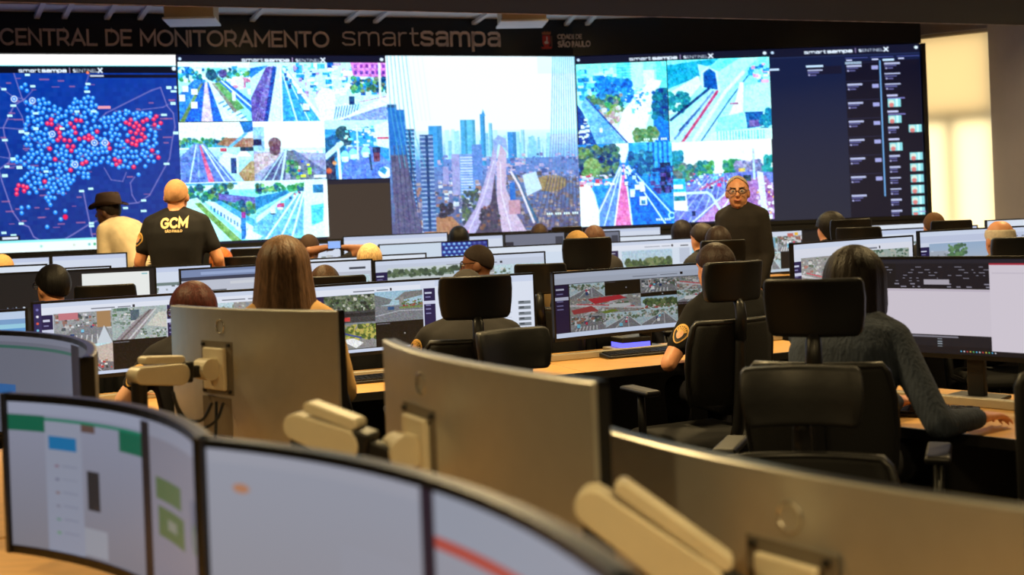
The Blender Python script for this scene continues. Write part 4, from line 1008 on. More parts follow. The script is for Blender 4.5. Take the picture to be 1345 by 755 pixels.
def c_two_windows(cv, r):
    cv.fill((218, 224, 240)); header(cv, 0, .49, .15, r); header(cv, .49, 1, .15, r)
    cv.rect(0, 0, .028, 1, (44, 40, 92))
    for k, c in enumerate(((120, 120, 190), (240, 240, 250), (225, 90, 70), (120, 200, 230), (80, 150, 90), (240, 190, 60), (60, 50, 110), (90, 90, 160), (60, 50, 110), (40, 120, 220))): cv.disc(.014, .08 + .09 * k, 2.2, c)
    sidebar(cv, .028, .068, .16, .96); sidebar(cv, .49, .53, .13, .96)
    s_generic(cv, .07, .15, .28, .58, 'crossing', r); f = cv.sub(.07, .15, .28, .58); f.rect(.08, .0, .42, .2, (196, 120, 130)); f.poly([(0, .7), (.25, .72), (.3, 1), (0, 1)], (205, 130, 125)); f.rect(.74, 0, .98, .5, (168, 132, 92)); f.poly([(.72, 1), (.86, .45), (1, 1)], (205, 215, 225))
    s_generic(cv, .28, .13, .487, .56, 'station', r); s_generic(cv, .07, .58, .28, .955, 'street', r); s_generic(cv, .28, .56, .487, .955, 'dark', r)
    s_generic(cv, .53, .15, .75, .58, 'road', r); s_generic(cv, .75, .15, .98, .58, 'aerial', r); s_generic(cv, .53, .58, .75, .95, 'trees', r); s_generic(cv, .75, .58, .98, .95, 'dark', r)
    cv.rect(0.028, .955, 1, 1, (205, 216, 240))
def c_mid(cv, r):
    cv.fill((214, 222, 242)); header(cv, 0, .5, .14, r); cv.rect(.0, .14, .04, .96, (26, 22, 74)); sidebar(cv, .04, .085, .15, .96)
    s_generic(cv, .085, .15, .3, .58, 'bus', r); s_generic(cv, .3, .13, .51, .58, 'overpass', r); s_generic(cv, .085, .58, .3, .95, 'park', r); s_generic(cv, .3, .58, .51, .95, 'dark', r)
    sidebar(cv, .515, .565, .12, .95); cv.rect(.565, .0, 1, 1, (222, 230, 246)); cv.rect(.565, .0, 1, .1, (205, 216, 240))
    for k in range(9): cv.rect(.6, .16 + .08 * k, .6 + r.uniform(.06, .2), .17 + .08 * k, (196, 204, 222)); cv.rect(.84, .16 + .08 * k, .9, .17 + .08 * k, (190, 198, 218))
    for k in range(6): cv.rect(.93, .4 + .085 * k, .985, .45 + .085 * k, (120, 130, 140)); cv.rect(.935, .4 + .085 * k, .955, .43 + .085 * k, (70, 80, 90))
    cv.rect(0, .955, .52, 1, (205, 216, 240))
def c_grid(cv, r):
    cv.fill((10, 10, 14)); header(cv, 0, 1, .17, r, (200, 212, 234)); cv.rect(0, .08, 1, .17, (198, 208, 228)); cv.rect(.42, .12, .55, .135, (90, 95, 110)); cv.rect(.57, .12, .66, .135, (90, 95, 110)); cv.rect(.675, .1, .69, .14, (20, 20, 30))
    sidebar(cv, 0, .075, .18, .93)
    X = [.08, .27, .46, .655, .85, 1.0]; Y = [.18, .33, .42, .56, .68, .93]
    kinds = {(0, 0): 'road', (1, 0): 'dark', (2, 0): 'crossing', (3, 0): 'aerial', (4, 0): 'dark'}
    for (i, j), k in kinds.items(): s_generic(cv, X[i], .18, X[i + 1], .40, k, r)
    for x0, y0, x1, y1, k in ((.08, .40, .46, .68, 'aerial'), (.08, .68, .27, .93, 'crossing'), (.27, .68, .46, .93, 'road'), (.46, .40, .655, .47, 'dark'), (.46, .47, .655, .66, 'trees'), (.46, .66, .655, .93, 'road'), (.655, .40, .85, .60, 'road'), (.655, .60, .85, .93, 'dark'), (.85, .40, 1, .62, 'crossing'), (.85, .62, 1, .93, 'dark')): s_generic(cv, x0, y0, x1, y1, k, r)
    f = cv.sub(.08, .40, .46, .68); f.poly([(.25, .1), (.7, .0), (.8, .2), (.35, .42)], (190, 50, 66)); f.poly([(.02, .66), (.3, .5), (.4, .8), (.05, .9)], (170, 70, 76)); f.rect(.55, .5, .85, .68, (205, 210, 214)); f.poly([(.42, .9), (.6, .78), (.7, .9), (.5, 1)], (120, 140, 60))
    f = cv.sub(.655, .40, .85, .60); f.disc(.75, .2, 3, (225, 90, 50)); f.rect(.2, .5, .6, .8, (225, 228, 230)); cv.a[:] = np.clip((cv.a - .5) * 1.15 + .5, 0, 1) * .74; cv.rect(0, .93, 1, 1, (190, 202, 226))
def c_code(cv, r):
    cv.fill((20, 19, 26)); cv.rect(0, .0, 1, .05, (34, 33, 44)); cv.rect(.19, .05, .78, .3, (24, 22, 32))
    for k in range(8):
        x = .03
        while x < .74:
            L = r.uniform(.01, .05)
            if r.random() < .55: cv.rect(x, .08 + .03 * k, x + L * .6, .088 + .03 * k, (135, 133, 150))
            x += L + .012
    cv.rect(.31, .22, .42, .27, (170, 165, 178)); cv.rect(.73, .2, .78, .235, (40, 170, 70)); cv.rect(.0, .3, .12, .92, (22, 21, 28))
    for k in range(14): cv.rect(.06, .33 + .03 * k, .06 + r.uniform(.03, .055), .342 + .03 * k, (140, 138, 155))
    cv.rect(.14, .32, .61, .80, (206, 198, 210)); cv.rect(.14, .325, .61, .34, (190, 180, 196)); cv.rect(.14, .8, .61, .92, (28, 27, 34)); cv.rect(.14, .81, .45, .83, (120, 118, 130))
    for k in range(4): cv.rect(.16, .84 + .025 * k, .24, .85 + .025 * k, (140, 150, 140)); cv.rect(.36, .84 + .025 * k, .38, .85 + .025 * k, (140, 150, 160))
    cv.rect(.59, .06, 1, .945, (210, 202, 214)); cv.rect(.59, .05, 1, .065, (170, 40, 60)); cv.rect(.6, .14, .98, .15, (196, 188, 202))
    for k in range(12): cv.disc(.46 + .013 * k, .965, 1.2, ((90, 190, 240), (230, 230, 240), (220, 80, 80), (230, 200, 80), (90, 200, 120))[k % 5])
def c_blackwin(cv, r):
    cv.fill((22, 23, 28)); cv.rect(.62, .06, .97, .62, (236, 240, 238)); cv.rect(.93, .09, .96, .11, (120, 190, 200)); cv.scatter(.24, .6, .34, .95, [(150, 170, 190), (60, 70, 90), (200, 210, 220)], 40, .8, 1.8, r)
    cv.scatter(.48, .55, .52, .62, [(120, 220, 230)], 4, 1, 2, r)
def c_greyapp(cv, r):
    cv.fill((190, 196, 212)); cv.rect(0, 0, .56, .14, (120, 138, 178)); cv.rect(.1, .05, .56, .1, (150, 170, 210)); cv.rect(0, .14, .56, .2, (52, 60, 84)); cv.rect(.03, .38, .23, 1, (86, 92, 102)); cv.rect(.44, .3, .56, .8, (88, 94, 104)); cv.rect(.25, .24, .43, .3, (205, 210, 220)); cv.rect(.56, 0, 1, .2, (214, 222, 238)); cv.rect(.6, .3, .68, .9, (30, 26, 70)); cv.rect(.88, .12, .97, .16, (60, 66, 80)); s_generic(cv, .68, .26, .99, .95, 'road', r); f = cv.sub(.68, .26, .99, .95); f.rect(.72, .3, .86, .6, (210, 110, 150)); f.rect(.1, .2, .9, .3, (120, 185, 215))
def c_lane(cv, r):
    cv.fill((205, 214, 232)); header(cv, 0, 1, .2, r, (196, 206, 226)); sidebar(cv, 0, .07, .22, .95); s_generic(cv, .07, .56, .7, 1, 'road', r); f = cv.sub(.07, .15, .7, .56); f.vgrad((200, 212, 216), (186, 192, 196)); f.rect(0, .2, 1, .45, (140, 160, 150)); f.scatter(0, .1, .8, .42, [(70, 92, 72), (95, 115, 88), (60, 78, 66)], 70, 2, 6, r); f.poly([(.2, 1), (1, .3), (1, 1)], (160, 162, 166)); f.poly([(.02, .86), (.06, .74), (.36, .62), (.42, .68), (.42, .82), (.1, 1), (.02, 1)], (206, 196, 56)); f.rect(.62, .3, .68, .55, (180, 200, 220)); f.line([(.3, 1), (1, .5)], 1.5, (220, 222, 225)); s_generic(cv, .7, .2, 1, 1, 'road', r)
def c_trees(cv, r):
    cv.fill((214, 226, 242)); header(cv, 0, .68, .2, r); sidebar(cv, 0, .07, .2, 1); s_generic(cv, .1, .24, .5, 1, 'trees', r); cv.rect(.57, .14, .63, .18, (60, 66, 74)); cv.rect(.56, .22, .64, .6, (190, 200, 220)); cv.rect(.68, 0, 1, .14, (225, 234, 246)); cv.rect(.66, .16, .93, 1, (150, 216, 236)); cv.rect(.93, .16, 1, 1, (196, 222, 240)); cv.scatter(.68, .25, .92, .9, [(130, 200, 225), (170, 225, 240)], 20, 3, 8, r)
def c_tiles(cv, r):
    cv.fill((24, 24, 28)); cv.rect(0, 0, .48, .12, (212, 220, 238)); cv.rect(0, 0, .03, 1, (40, 40, 56)); sidebar(cv, .03, .09, .13, .95)
    for k in range(9): cv.disc(.015, .1 + .1 * k, 1.6, ((230, 200, 90), (120, 190, 230), (220, 100, 80), (230, 230, 240))[k % 4])
    s_generic(cv, .09, .12, .28, .5, 'road', r); s_generic(cv, .28, .12, .48, .5, 'crossing', r); s_generic(cv, .09, .5, .3, .93, 'road', r); cv.rect(.12, .15, .26, .4, (120, 170, 195)); cv.rect(.36, .05, .41, .14, (200, 110, 100)); cv.rect(.42, .04, .45, .12, (240, 190, 60)); cv.rect(.3, .5, .48, .93, (20, 20, 22)); cv.rect(0.03, .93, .48, 1, (190, 205, 220))
def c_aerial(cv, r):
    cv.fill((214, 220, 234)); header(cv, 0, 1, .22, r, (218, 222, 236)); sidebar(cv, 0, .07, .3, 1); s_generic(cv, .07, .24, .55, 1, 'aerial', r); f = cv.sub(.55, .2, .97, 1); f.vgrad((150, 170, 165), (170, 160, 150)); f.scatter(0, 0, 1, .6, [(90, 115, 90), (70, 100, 85), (170, 175, 165)], 80, 2, 5, r); f.scatter(0, .4, 1, 1, [(200, 180, 160), (110, 125, 100), (160, 120, 105), (210, 215, 215)], 80, 2, 4, r, box=True)
    for k in range(6): f.rect(.1 + .16 * k, .05, .115 + .16 * k, .7, (170, 175, 170))
def c_city(cv, r):
    cv.fill((206, 214, 234)); header(cv, 0, 1, .22, r, (190, 200, 226)); sidebar(cv, 0, .06, .3, 1); f = cv.sub(.06, .24, .7, 1); f.vgrad((150, 175, 205), (185, 190, 195)); f.scatter(0, .4, 1, 1, [(120, 110, 105), (95, 100, 90), (160, 150, 145), (80, 85, 80)], 160, 1.5, 4, r, box=True); f.rect(.0, .2, .2, 1, (160, 170, 185)); f.scatter(0, .15, .22, 1, [(190, 200, 215), (130, 140, 150)], 40, 2, 4, r, box=True); f.scatter(.18, .05, .36, .75, [(80, 120, 85), (100, 140, 95), (70, 100, 80)], 50, 3, 6, r); f.rect(.2, .72, .62, 1, (60, 55, 50)); f.scatter(.6, .3, .9, .7, [(80, 110, 95), (95, 110, 120)], 30, 3, 6, r); cv.rect(.72, .3, 1, .34, (220, 150, 170)); cv.rect(.72, .5, 1, 1, (196, 204, 224))
def c_white(cv, r):
    cv.fill((214, 224, 242)); cv.rect(0, 0, 1, .1, (196, 208, 236)); cv.rect(.3, .3, .72, .36, (110, 130, 130)); cv.scatter(0, .3, 1, .6, [(120, 135, 130), (160, 170, 180), (90, 100, 105), (196, 200, 205)], 60, 2, 5, r, box=True); cv.rect(0, .6, 1, 1, (60, 66, 70))
def c_white2(cv, r):
    cv.fill((212, 226, 244)); cv.rect(0, 0, 1, .16, (222, 232, 246)); cv.rect(.12, .28, .2, .36, (90, 150, 230)); cv.rect(0, .5, 1, 1, (52, 58, 60)); cv.rect(.1, .52, .5, .62, (170, 180, 180))
def c_bluepat(cv, r):
    cv.fill((206, 222, 240)); cv.rect(0, .5, .56, 1, (40, 44, 44)); f = cv.sub(.57, 0, 1, 1); f.fill((24, 36, 130))
    for i in range(9):
        for j in range(10): f.disc(.06 + .11 * i + .05 * (j % 2), .06 + .1 * j, 3.0, (70, 130, 225), 1, 2.2); f.disc(.06 + .11 * i + .05 * (j % 2), .05 + .1 * j, 1.4, (170, 220, 255))
    f.rect(.66, 0, 1, .5, (40, 40, 130), .6)
def c_grey(cv, r):
    cv.fill((112, 118, 138)); cv.rect(.0, .2, .14, .4, (40, 44, 60)); cv.rect(.25, .3, .8, .5, (190, 200, 215)); cv.rect(.85, .1, .98, .5, (60, 64, 80)); cv.rect(0, .6, 1, 1, (90, 100, 120))
def c_cyan(cv, r):
    cv.fill((150, 205, 228)); cv.rect(0, 0, 1, .1, (190, 210, 235)); cv.rect(0, .1, 1, .16, (120, 160, 205)); cv.rect(0, .22, 1, .26, (90, 150, 210)); cv.scatter(0, .3, 1, .95, [(165, 215, 235), (140, 195, 220)], 50, 3, 9, r)
    for k in range(12): cv.rect(.2, .3 + .05 * k, .9, .31 + .05 * k, (170, 215, 232))
def n_left(cv, r):
    cv.fill((150, 152, 168)); cv.vgrad((165, 170, 196), (150, 148, 160)); cv.rect(0, 0, .56, .08, (176, 182, 206)); cv.rect(0, .09, .13, .2, (18, 112, 84)); cv.rect(.13, .1, .56, .12, (30, 140, 110)); cv.rect(.44, .12, .56, .25, (18, 112, 84)); cv.rect(.13, .12, .27, 1, (168, 174, 196)); cv.rect(.14, .22, .25, .31, (30, 128, 190)); cv.rect(.27, .12, .33, .17, (110, 86, 80)); cv.rect(.29, .42, .34, .68, (52, 50, 54)); cv.rect(.27, .8, .37, .98, (176, 180, 194))
    for k in range(6): cv.disc(.17, .42 + .09 * k, 2.5, ((150, 110, 130), (120, 120, 150), (150, 120, 120), (140, 140, 160), (110, 160, 140), (110, 170, 120))[k]); cv.rect(.19, .41 + .09 * k, .25, .42 + .09 * k, (150, 156, 180))
    cv.rect(.555, 0.02, .60, 1, (36, 30, 34)); cv.rect(.60, 0, 1, 1, (152, 150, 166)); cv.rect(.60, 0, 1, .1, (165, 168, 188)); cv.rect(.63, .33, .80, .46, (98, 122, 80)); cv.rect(.64, .5, .82, .68, (98, 122, 80)); cv.rect(.7, .56, .76, .62, (150, 155, 140)); cv.rect(.88, .34, .98, .6, (124, 128, 150)); cv.disc(.91, .55, 7, (104, 132, 104), 1, 24); cv.disc(.915, .55, 5, (140, 146, 150), 1, 18)
def n_mid(cv, r):
    cv.fill((176, 178, 192)); cv.vgrad((184, 188, 206), (178, 172, 178)); cv.rect(0, 0, .5, .06, (190, 192, 208)); cv.disc(.075, .16, 6, (214, 150, 112), 1, 5); cv.rect(.3, .3, .48, .5, (184, 186, 202), .5); cv.rect(.50, .0, .535, 1, (46, 32, 50)); cv.rect(.535, 0, 1, .16, (182, 188, 206)); cv.rect(.535, .16, 1, .20, (212, 96, 84)); cv.rect(.7, .22, .78, .3, (168, 160, 172)); cv.rect(.64, .4, .7, .5, (186, 178, 188)); cv.rect(.535, .62, 1, .66, (206, 110, 96), .6); cv.rect(.1, .7, .48, .9, (172, 176, 190), .6)
def n_far(cv, r):
    cv.fill((128, 132, 150)); cv.rect(0, 0, 1, .06, (146, 150, 170)); cv.rect(0, .1, .66, .13, (70, 120, 110)); cv.rect(.66, 0.02, .72, 1, (44, 38, 46)); cv.rect(.72, 0, 1, 1, (104, 106, 118)); cv.rect(.2, .5, .4, .6, (60, 120, 190)); cv.rect(.8, .4, .95, .6, (118, 118, 126))

# ------------------------------------------------------------------ monitors
DESK_Z = 0.66
MON = {}
def curve_y(x, W, sag):
    return sag * (1 - (2 * x / W) ** 2)
def curved_slab(W, H, prof, sag, n=20, z0=0.0):
    """prof: list of (depth, inset); follows the monitor's curve"""
    mb = MB()
    for d, ins in prof:
        for i in range(n + 1):
            x = -W / 2 + ins + (W - 2 * ins) * i / n
            y = curve_y(x, W, sag) + d
            mb.v.append((x, y, z0 + H - ins)); mb.v.append((x, y, z0 + ins))
    S = 2 * (n + 1)
    for k in range(len(prof) - 1):
        a, b = k * S, (k + 1) * S
        for i in range(n):
            mb.f.append((a + 2 * i, a + 2 * i + 2, b + 2 * i + 2, b + 2 * i))
            mb.f.append((a + 2 * i + 1, b + 2 * i + 1, b + 2 * i + 3, a + 2 * i + 3))
        mb.f.append((a, b, b + 1, a + 1)); e = 2 * n
        mb.f.append((a + e, a + e + 1, b + e + 1, b + e))
    for i in range(n):
        mb.f.append((2 * i, 2 * i + 1, 2 * i + 3, 2 * i + 2))
        e = (len(prof) - 1) * S
        mb.f.append((e + 2 * i, e + 2 * i + 2, e + 2 * i + 3, e + 2 * i + 1))
    return mb
def monitor(key, a, b, paint, label, H=0.372, side=1, R=4.5, bez=0.011, stand=True, shell=None, res=1.25, smat=None, group=None, frame=None, seed=1, desk_z=None, chin=0.018, clip=None):
    TL, TR = P(*a), P(*b)
    d = TR - TL
    W = math.hypot(d.x, d.y)
    zt = (TL.z + TR.z) / 2
    dx, dy = (d.x, d.y) if side == 1 else (-d.x, -d.y)
    rz = math.atan2(dy, dx)
    mid = (TL + TR) / 2
    sag = (W / 2) ** 2 / (2 * R) if R else 0.0
    t = empty('monitor', (mid.x, mid.y, zt - H), rz)
    tag(t, label, 'monitor', group)
    # picture
    wpx = max(24, int(abs(b[0] - a[0]) * res)); wpx = min(wpx, 620)
    hpx = max(20, int(H * F_PX / ((a[2] + b[2]) / 2) * res)); hpx = min(hpx, 320)
    if side == 1:
        cv = Cv(wpx, hpx)
        paint(cv, np.random.default_rng(seed))
        def fn(s, tt):
            x = -W / 2 + bez + (W - 2 * bez) * s
            return x, curve_y(x, W, sag) - 0.001 + 0 * tt, H - bez - (H - bez - chin) * tt
        link('screen', grid_mesh('screen', cv, fn), t, smat or M_scr)
    else:
        curved_slab(W - .02, H - .02, [(-.001, 0), (.002, 0)], sag, z0=.01).build('screen', M_bezel, t)
    # bezel: four rails that stand proud of the picture
    fb = MB()
    n = 18
    for z0, z1 in ((H - bez, H), (0, chin)):
        vs, fs = [], []
        for i in range(n + 1):
            x = -W / 2 + W * i / n; y = curve_y(x, W, sag)
            vs += [(x, y - .004, z0), (x, y - .004, z1), (x, y + .016, z1), (x, y + .016, z0)]
        for i in range(n):
            for k in range(4):
                fs.append((4 * i + k, 4 * i + (k + 1) % 4, 4 * i + 4 + (k + 1) % 4, 4 * i + 4 + k))
        fs += [(0, 3, 2, 1), (4 * n, 4 * n + 1, 4 * n + 2, 4 * n + 3)]
        fb.add(vs, fs)
    for x0, x1 in ((-W / 2, -W / 2 + bez), (W / 2 - bez, W / 2)):
        fb.box((x0, -.004, 0), (x1, .016 + sag * .05, H))
    fb.build('bezel', frame or M_bezel, t)
    curved_slab(W, H, [(.012, 0.001), (.021, 0.001), (.026, .003)], sag, z0=0).build('back_shell', shell or M_black, t, smooth=False)
    if stand:
        zd = (dict(D1=.70, D2=.70, D4=.70, D7=.72, D8=.74, D5=.78, D6=.78, C4=.64).get(key, .76 if key[0] in 'EF' else DESK_Z)) - (zt - H) + .002
        st = MB(); st.box((-.035, sag + .03, zd + .012), (.035, sag + .06, H * .55))
        st.build('neck', M_black, t, bevel=.006)
        MB().prism([(-.11, sag - .05), (.11, sag - .05), (.10, sag + .12), (-.10, sag + .12)], zd, zd + .014).build('foot', M_black, t, bevel=.004)
    MON[key] = dict(t=t, W=W, H=H, sag=sag, zt=zt, rz=rz, mid=mid, TL=TL, TR=TR)
    return t

GC, GD, GE = 'monitors on the middle desk row', 'monitors on the second desk row', 'monitors in the far desk rows'
monitor('C0', (-190, 419, 4.75), (36, 405, 5.05), c_cyan, 'monitor with a pale cyan page at the left picture edge', seed=3)
monitor('C1', (40, 397, 5.15), (391, 375.5, 5.65), c_two_windows, 'curved ultrawide monitor with four camera tiles in front of the red-haired officer', seed=11, res=1.3)
monitor('C2', (395, 376, 5.66), (702, 357.5, 6.15), c_mid, 'curved ultrawide monitor between the long-haired woman and the black headrest', seed=12, res=1.3)
monitor('C3', (725, 358, 6.07), (975, 341.5, 6.65), c_grid, 'ultrawide monitor with a grid of street pictures beside the bearded-back officer'.replace('bearded-back officer', 'officer with the arm badge'), seed=13, res=1.4)
monitor('C4', (1118, 335, 4.75), (1440, 339, 4.05), c_code, 'large monitor with dark program and white pages before the woman in grey', seed=14, H=0.40)
monitor('D1', (-60, 359, 6.9), (205, 351.5, 7.25), c_blackwin, 'nearly black monitor with one white window behind the man with glasses', seed=21)
monitor('D2', (235, 352, 7.0), (489, 340.5, 7.6), c_greyapp, 'monitor with a grey program half hidden by the long-haired woman', seed=22)
monitor('D4', (490.5, 342.5, 7.6), (716, 329, 8.2), c_lane, 'monitor showing a tree-lined road with a yellow bus', seed=24)
monitor('D5', (799, 318, 9.9), (968, 309, 10.5), c_trees, 'monitor with a picture of trees beside a cyan page', seed=25)
monitor('D6', (976, 306, 9.6), (1142, 296, 10.2), c_tiles, 'monitor half black with four small road pictures', seed=26)
monitor('D7', (1040, 320.5, 6.7), (1199, 307.5, 7.5), c_aerial, 'monitor with an aerial road picture behind the dark-haired woman', seed=27)
monitor('D8', (1206, 304.5, 7.6), (1432, 291, 8.1), c_city, 'monitor with a city picture beside the balding man at right', seed=28)
E = [('E1', (-60, 341.5, 8.7), (66, 336, 9.0), c_white, 'far monitor with a dark lower half at the left picture edge below the map'),
     ('E2', (67, 336, 8.9), (167, 330.5, 9.1), c_white, 'far monitor with a pale top strip under the white taskbar of the map'),
     ('E3', (-60, 351, 7.45), (62, 347, 7.6), c_white2, 'far monitor just above the black monitor at the left edge'),
     ('E4', (64, 352.5, 7.6), (146, 348.5, 7.7), c_white2, 'far monitor strip above the dark hair of the man with glasses'),
     ('E5', (159, 352.5, 7.6), (278, 345.5, 7.85), c_white, 'far monitor standing just below the GCM shirt'),
     ('F1', (286, 325.5, 10.4), (448, 317, 10.8), c_white, 'far monitor right of the standing GCM officer'),
     ('F2', (450, 311.5, 11.45), (588, 303.5, 11.75), c_white, 'farthest monitor under the dark empty tile of the video wall'),
     ('F3', (497, 322, 9.9), (641, 313, 10.3), c_bluepat, 'far monitor with a blue dotted pattern on its right half'),
     ('E6', (400, 340, 8.6), (560, 331.5, 9.0), c_white2, 'far monitor strip below the hands with the phone'),
     ('F4', (590, 311, 11.7), (661, 307, 11.85), c_white, 'far monitor behind the blue dotted monitor'),
     ('F5', (662, 307.5, 10.4), (742, 303.5, 10.6), c_grey, 'far grey monitor under the right half of the skyline picture'),
     ('E7', (632, 325.5, 8.9), (742, 318.5, 9.2), c_white2, 'far white monitor left of the blond head with headrest'),
     ('F9', (744, 306, 10.5), (814, 302, 10.7), c_grey, 'far grey monitor right behind the brown-haired head'),
     ('F6', (790, 300.5, 12.1), (868, 296.5, 12.2), c_white, 'farthest monitor below the picture with the pink bus lane'),
     ('F7', (812, 311, 11.35), (896, 306, 11.5), c_white2, 'far monitor just above the monitor with trees'),
     ('F8', (897, 306.5, 11.5), (977, 302.5, 11.65), c_white2, 'far monitor left of the standing man in black'),
     ('F10', (998, 305, 11.6), (1078, 299.5, 11.75), c_white2, 'far monitor right of the standing man in black'),
     ('F11', (1133, 296, 11.2), (1216, 291.5, 11.5), c_white2, 'farthest monitor below the event list'),
     ('F12', (1146, 302.5, 9.5), (1284, 294.5, 9.9), c_white, 'far monitor under the lower end of the blind'),
     ('F13', (1295, 289, 10.2), (1400, 284, 10.5), c_white2, 'far monitor in front of the grey side wall')]
for i, (k, a, b, pt, lab) in enumerate(E):
    monitor(k, a, b, pt, lab, seed=40 + i, R=6.0, res=1.15)
# near monitors whose pictures face the camera
monitor('A1', (-190, 418, 4.3), (110, 493, 3.0), n_far, 'near curved monitor partly hidden behind another at the left edge', R=1.5, bez=.016, stand=True, frame=M_bezel, shell=M_bezelgrey, smat=M_scrdim, seed=61, H=.375)
monitor('A2', (2, 514, 2.52), (262, 578, 1.86), n_left, 'nearest curved monitor at the left with green and white windows', R=1.15, bez=.017, frame=M_bezel, shell=M_bezelgrey, smat=M_scrdim, seed=62, H=.35)
monitor('A3', (262, 571, 1.70), (815, 765, 0.96), n_mid, 'nearest curved monitor at the bottom with a red line across its page', R=1.15, bez=.013, frame=M_bezel, shell=M_bezelgrey, smat=M_scrdim, seed=63, H=.375, res=.6)
# near monitors seen from behind on spring arms
monitor('B1', (232, 400, 3.95), (451, 407, 3.36), None, 'silver back of a monitor on an arm before the long-haired woman', side=-1, stand=False, shell=M_silver, R=2.0, H=.43)
monitor('B2', (516, 444, 2.62), (797, 500, 1.80), None, 'silver back of the monitor on an arm in the centre foreground', side=-1, stand=False, shell=M_silver, R=2.0, H=.375)
monitor('B3', (775, 553, 2.16), (1375, 664, 1.42), None, 'silver back of the lowest monitor at the bottom right', side=-1, stand=False, shell=M_silver, R=2.0, H=.375)

def local(key, p):
    m = MON[key]
    return Matrix.Translation(m['t'].location) @ Matrix.Rotation(m['rz'], 4, 'Z') @ Vector(p)
def inv(key, w):
    m = MON[key]
    return (Matrix.Translation(m['t'].location) @ Matrix.Rotation(m['rz'], 4, 'Z')).inverted() @ Vector(w)

def capsule_prism(mb, L, r0, r1, y0, y1, M):
    """lozenge outline in local x/z extruded in y"""
    pts = [(r0 * math.cos(a), r0 * math.sin(a)) for a in np.linspace(math.pi / 2, 3 * math.pi / 2, 9)] + [(L + r1 * math.cos(a), r1 * math.sin(a)) for a in np.linspace(-math.pi / 2, math.pi / 2, 9)]
    n = len(pts)
    vs = [M @ Vector((p[0], y0, p[1])) for p in pts] + [M @ Vector((p[0], y1, p[1])) for p in pts]
    mb.add(vs, [tuple(range(n)), tuple(range(2 * n - 1, n - 1, -1))] + [(i, n + i, n + (i + 1) % n, (i + 1) % n) for i in range(n)])
def spring_arm(key, plate_x, elbow_uv, elbow_y, pole_drop=True):
    m = MON[key]; t = m['t']; zc = m['H'] - .19; ys = m['sag'] * (1 - (2 * plate_x / m['W']) ** 2) + .026
    # recess, plate, knuckle
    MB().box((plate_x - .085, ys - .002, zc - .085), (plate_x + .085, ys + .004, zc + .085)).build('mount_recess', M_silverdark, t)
    pl = MB().box((plate_x - .058, ys + .004, zc - .07), (plate_x + .058, ys + .02, zc + .065)).build('mount_plate', M_arm, t, bevel=.005)
    for sx in (-1, 1):
        for sz in (-1, 1):
            b = MB(); b.tube([(plate_x + sx * .07, ys, zc + sz * .074), (plate_x + sx * .07, ys + .012, zc + sz * .074)], .006, 8); b.build('bolt', M_black, pl)
    k = MB(); k.tube([(plate_x - .032, ys + .045, zc), (plate_x + .032, ys + .045, zc)], .034, 18); k.box((plate_x - .026, ys + .015, zc - .03), (plate_x + .026, ys + .05, zc + .03)); k.build('knuckle', M_arm, t, smooth=False)
    # port recess below the plate, with cables
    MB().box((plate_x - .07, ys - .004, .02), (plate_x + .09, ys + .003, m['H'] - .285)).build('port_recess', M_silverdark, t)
    e = inv(key, P(*elbow_uv, elbow_y))
    w0 = Vector((plate_x, ys + .075, zc))
    dirv = (e - w0); L = dirv.length
    d = dirv.normalized(); side = d.cross(Vector((0, 0, 1))).normalized(); up = side.cross(d)
    M = Matrix(((d.x, side.x, up.x, w0.x), (d.y, side.y, up.y, w0.y), (d.z, side.z, up.z, w0.z), (0, 0, 0, 1)))
    b = MB(); b.box((-.02, -.014, -.022), (.06, .014, .016), M); b.build('wrist_link', M_black, t, bevel=.006)
    b = MB(); b.box((.035, -.024, -.036), (.075, .024, .03), M); b.build('arm_end', M_black, t, bevel=.006)
    b = MB(); capsule_prism(b, L - .085, .034, .027, -.026, .026, M @ Matrix.Translation((.085, 0, -.01))); ab = b.build('upper_arm', M_arm, t, bevel=.004)
    b = MB(); capsule_prism(b, L - .10, .012, .012, -.02, .02, M @ Matrix.Translation((.08, 0, .036))); b.build('top_cover', M_arm, ab, bevel=.004)
    zd = DESK_Z - t.location.z
    b = MB(); b.tube([(e.x, e.y, zd + .02), (e.x, e.y, e.z - .03)], .024, 14); b.build('pole', M_black, t, smooth=False)
    b = MB(); b.lathe([(.06, .001), (.06, .016), (.03, .03)], (e.x, e.y, zd), 20); b.build('desk_clamp', M_black, t)
    return M, ys, zc
spring_arm('B1', .10, (182, 489), 3.42)
spring_arm('B2', .13, (396, 552), 2.34)
spring_arm('B3', -.10, (785, 655), 1.66)
# round maker's mark on the two nearest backs
for key, px, pz in (('B1', .08, .372), ('B2', .12, .315), ('B3', -.10, .31)):
    m = MON[key]; y = m['sag'] * (1 - (2 * px / m['W']) ** 2) + .027
    b = MB(); pts = [Vector((px + .022 * math.cos(a), y, pz + .022 * math.sin(a))) for a in np.linspace(0, 2 * math.pi, 25)]
    b.tube(pts, .0022, 6); b.build('round_emblem', mat('bright_chrome', rgb(205, 200, 190), .2, metal=.8), m['t'])
